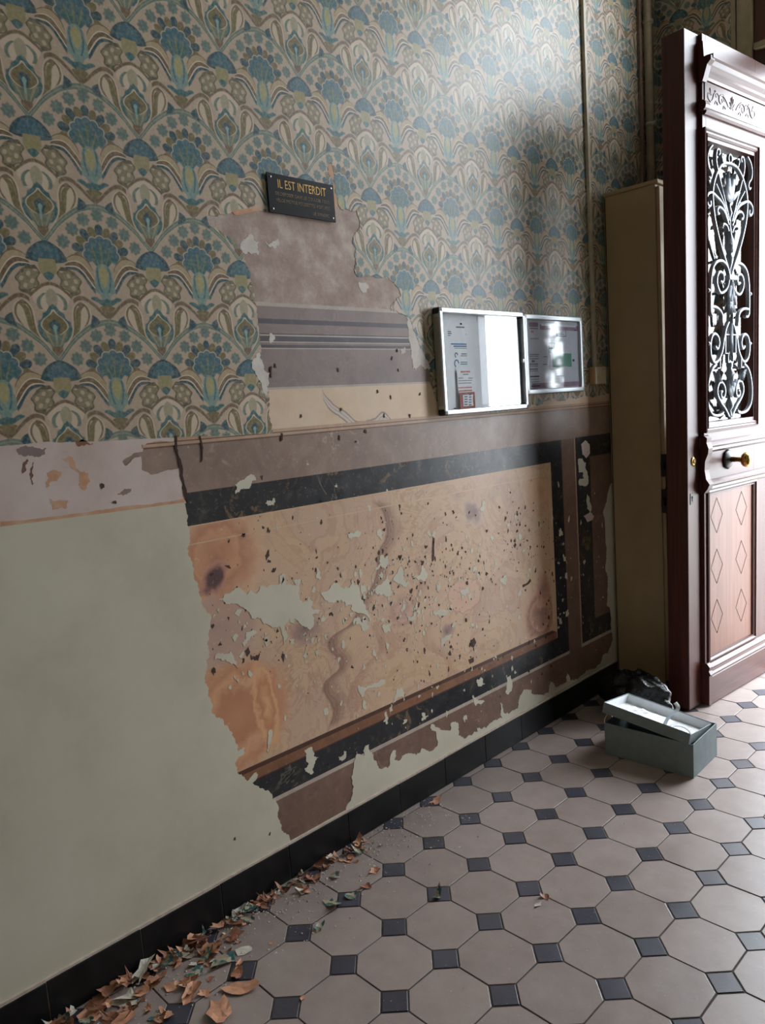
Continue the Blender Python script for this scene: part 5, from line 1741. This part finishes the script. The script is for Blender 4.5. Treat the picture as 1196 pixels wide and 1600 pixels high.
BIG = [((378, 1545), 0.030, 'sc_peach', 0.15, 2.1, 'large peach paint flake, upright piece of the pair nearest the camera'), ((345, 1581), 0.030, 'sc_peach', 0.1, 2.2, 'long peach paint flake lowest in the picture beside a slate tile'), ((150, 1575), 0.032, 'sc_peach', 0.25, 2.4, 'long peach paint flake at the foot of the nearest skirting tile'),
       ((268, 1545), 0.017, 'sc_peach', 0.2, 1.5, 'kite shaped peach flake clear of the heap'), ((305, 1522), 0.022, 'sc_print', 0.2, 1.1, 'green printed wallpaper scrap at the edge of the heap'), ((585, 1362), 0.018, 'sc_peach', 0.7, 1.3, 'arched peach flake nearest a slate tile beyond the heap'),
       ((545, 1346), 0.014, 'sc_peach', 0.6, 1.2, 'small arched pale flake farthest along the skirting'), ((572, 1386), 0.016, 'sc_rust', 0.5, 1.6, 'rust coloured curled flake beside the torn printed strip'), ((520, 1412), 0.022, 'sc_print', 0.4, 1.8, 'torn printed strip with a teal spot on it'),
       ((550, 1400), 0.018, 'sc_print', 0.3, 1.6, 'pale printed fragment lying on a slate tile'), ((508, 1357), 0.016, 'sc_rust', 0.7, 1.4, 'curled rust flake against the skirting beyond the heap'), ((522, 1371), 0.014, 'sc_print', 0.5, 1.9, 'narrow curled grey printed scrap between two flakes'), ((682, 1251), 0.020, 'sc_peach', 0.3, 2.2, 'lone peach flake against the skirting by the torn plinth'),
       ((684, 1402), 0.012, 'sc_print', 0.8, 2.4, 'narrow pale scrap standing on a slate tile'), ((852, 1402), 0.012, 'sc_rust', 0.8, 2.0, 'rust curl lying alone in the middle of the floor'), ((840, 1415), 0.010, 'sc_cream', 0.6, 2.4, 'pale curved sliver beside the lone rust curl'), ((424, 1474), 0.006, 'sc_peach', 0.3, 1.0, 'tiny round ochre crumb by itself on an octagon tile'),
       ((500, 1450), 0.014, 'sc_print', 0.6, 2.4, 'thin bent wallpaper sliver over a slate tile edge'), ((473, 1560), 0.008, 'sc_peach', 0.2, 1.5, 'small peach flake right of the litter'), ((322, 1552), 0.018, 'sc_peach', 0.3, 1.3, 'squarish peach flake left of the upright pair'), ((245, 1590), 0.018, 'sc_print', 0.3, 1.2, 'printed scrap with green mark at the bottom edge'), ((200, 1560), 0.018, 'sc_cream', 0.7, 2.2, 'whitish curled strip on the nearest part of the heap'),
       ((190, 1598), 0.020, 'sc_peach', 0.2, 2.0, 'orange peach flake cut by the bottom edge of the picture'), ((295, 1494), 0.014, 'sc_cream', 0.5, 1.8, 'pale blue and white sliver in the middle of the heap'), ((290, 1480), 0.020, 'sc_peach', 0.7, 2.0, 'ragged curled peach strip rising from the heap')]
for k, ((px_, py_), r, mt, cu, el, lab) in enumerate(BIG):
    x, y = fp(px_, py_)
    scrap(x, y, r * 0.9, mt, cu * 0.7, 0.0, 900 + k, lab, 1 + (el - 1) * 0.6, rs.uniform(0, 3.1))
for k in range(230):
    y = 0.42 + 1.0 * rs.random() ** 1.15
    wdt = 0.15 if y < 0.9 else 0.07
    x = 0.016 + abs(rs.gauss(0, wdt * 0.55))
    r = (0.005 + 0.011 * rs.random() ** 1.6) * (1.25 if y < 0.9 else 0.9)
    mt = rs.choice(('sc_peach', 'sc_peach', 'sc_rust', 'sc_rust', 'sc_rust', 'sc_print', 'sc_cream'))
    heap = max(0.0, 0.022 * (1 - (x - 0.016) / 0.10)) * (1 if y < 1.0 else 0.4)
    scrap(x, y, r, mt, rs.uniform(0.05, 0.6), rs.random() * heap * 0.8, k, None, rs.uniform(1.0, 2.2))
# crumbs and plaster grit too small to count
V, F = [], []
for k in range(1500):
    if k < 900:
        y = 0.4 + 1.3 * rs.random()
        x = 0.015 + abs(rs.gauss(0, 0.10))
        r = rs.uniform(0.0012, 0.0045)
    else:
        y = rs.uniform(0.7, 2.2)
        x = rs.uniform(0.02, 0.75)
        r = rs.uniform(0.0007, 0.0018)
    n, b = 4, len(V)
    h = r * rs.uniform(0.2, 0.8)
    for i in range(n):
        t = 2 * math.pi * i / n + k
        V.append((x + math.cos(t) * r * rs.uniform(0.5, 1.2), y + math.sin(t) * r * rs.uniform(0.5, 1.2), 0.0006))
    V.append((x, y, 0.0006 + h))
    F += [(b + i, b + (i + 1) % n, b + 4) for i in range(n)]
    F.append(tuple(b + i for i in range(n)))
cr = mesh('plaster_crumbs', V, F, M['dust'])
tag(cr, 'fine plaster crumbs and dust strewn over the tiles by the skirting', 'debris', kind='stuff')
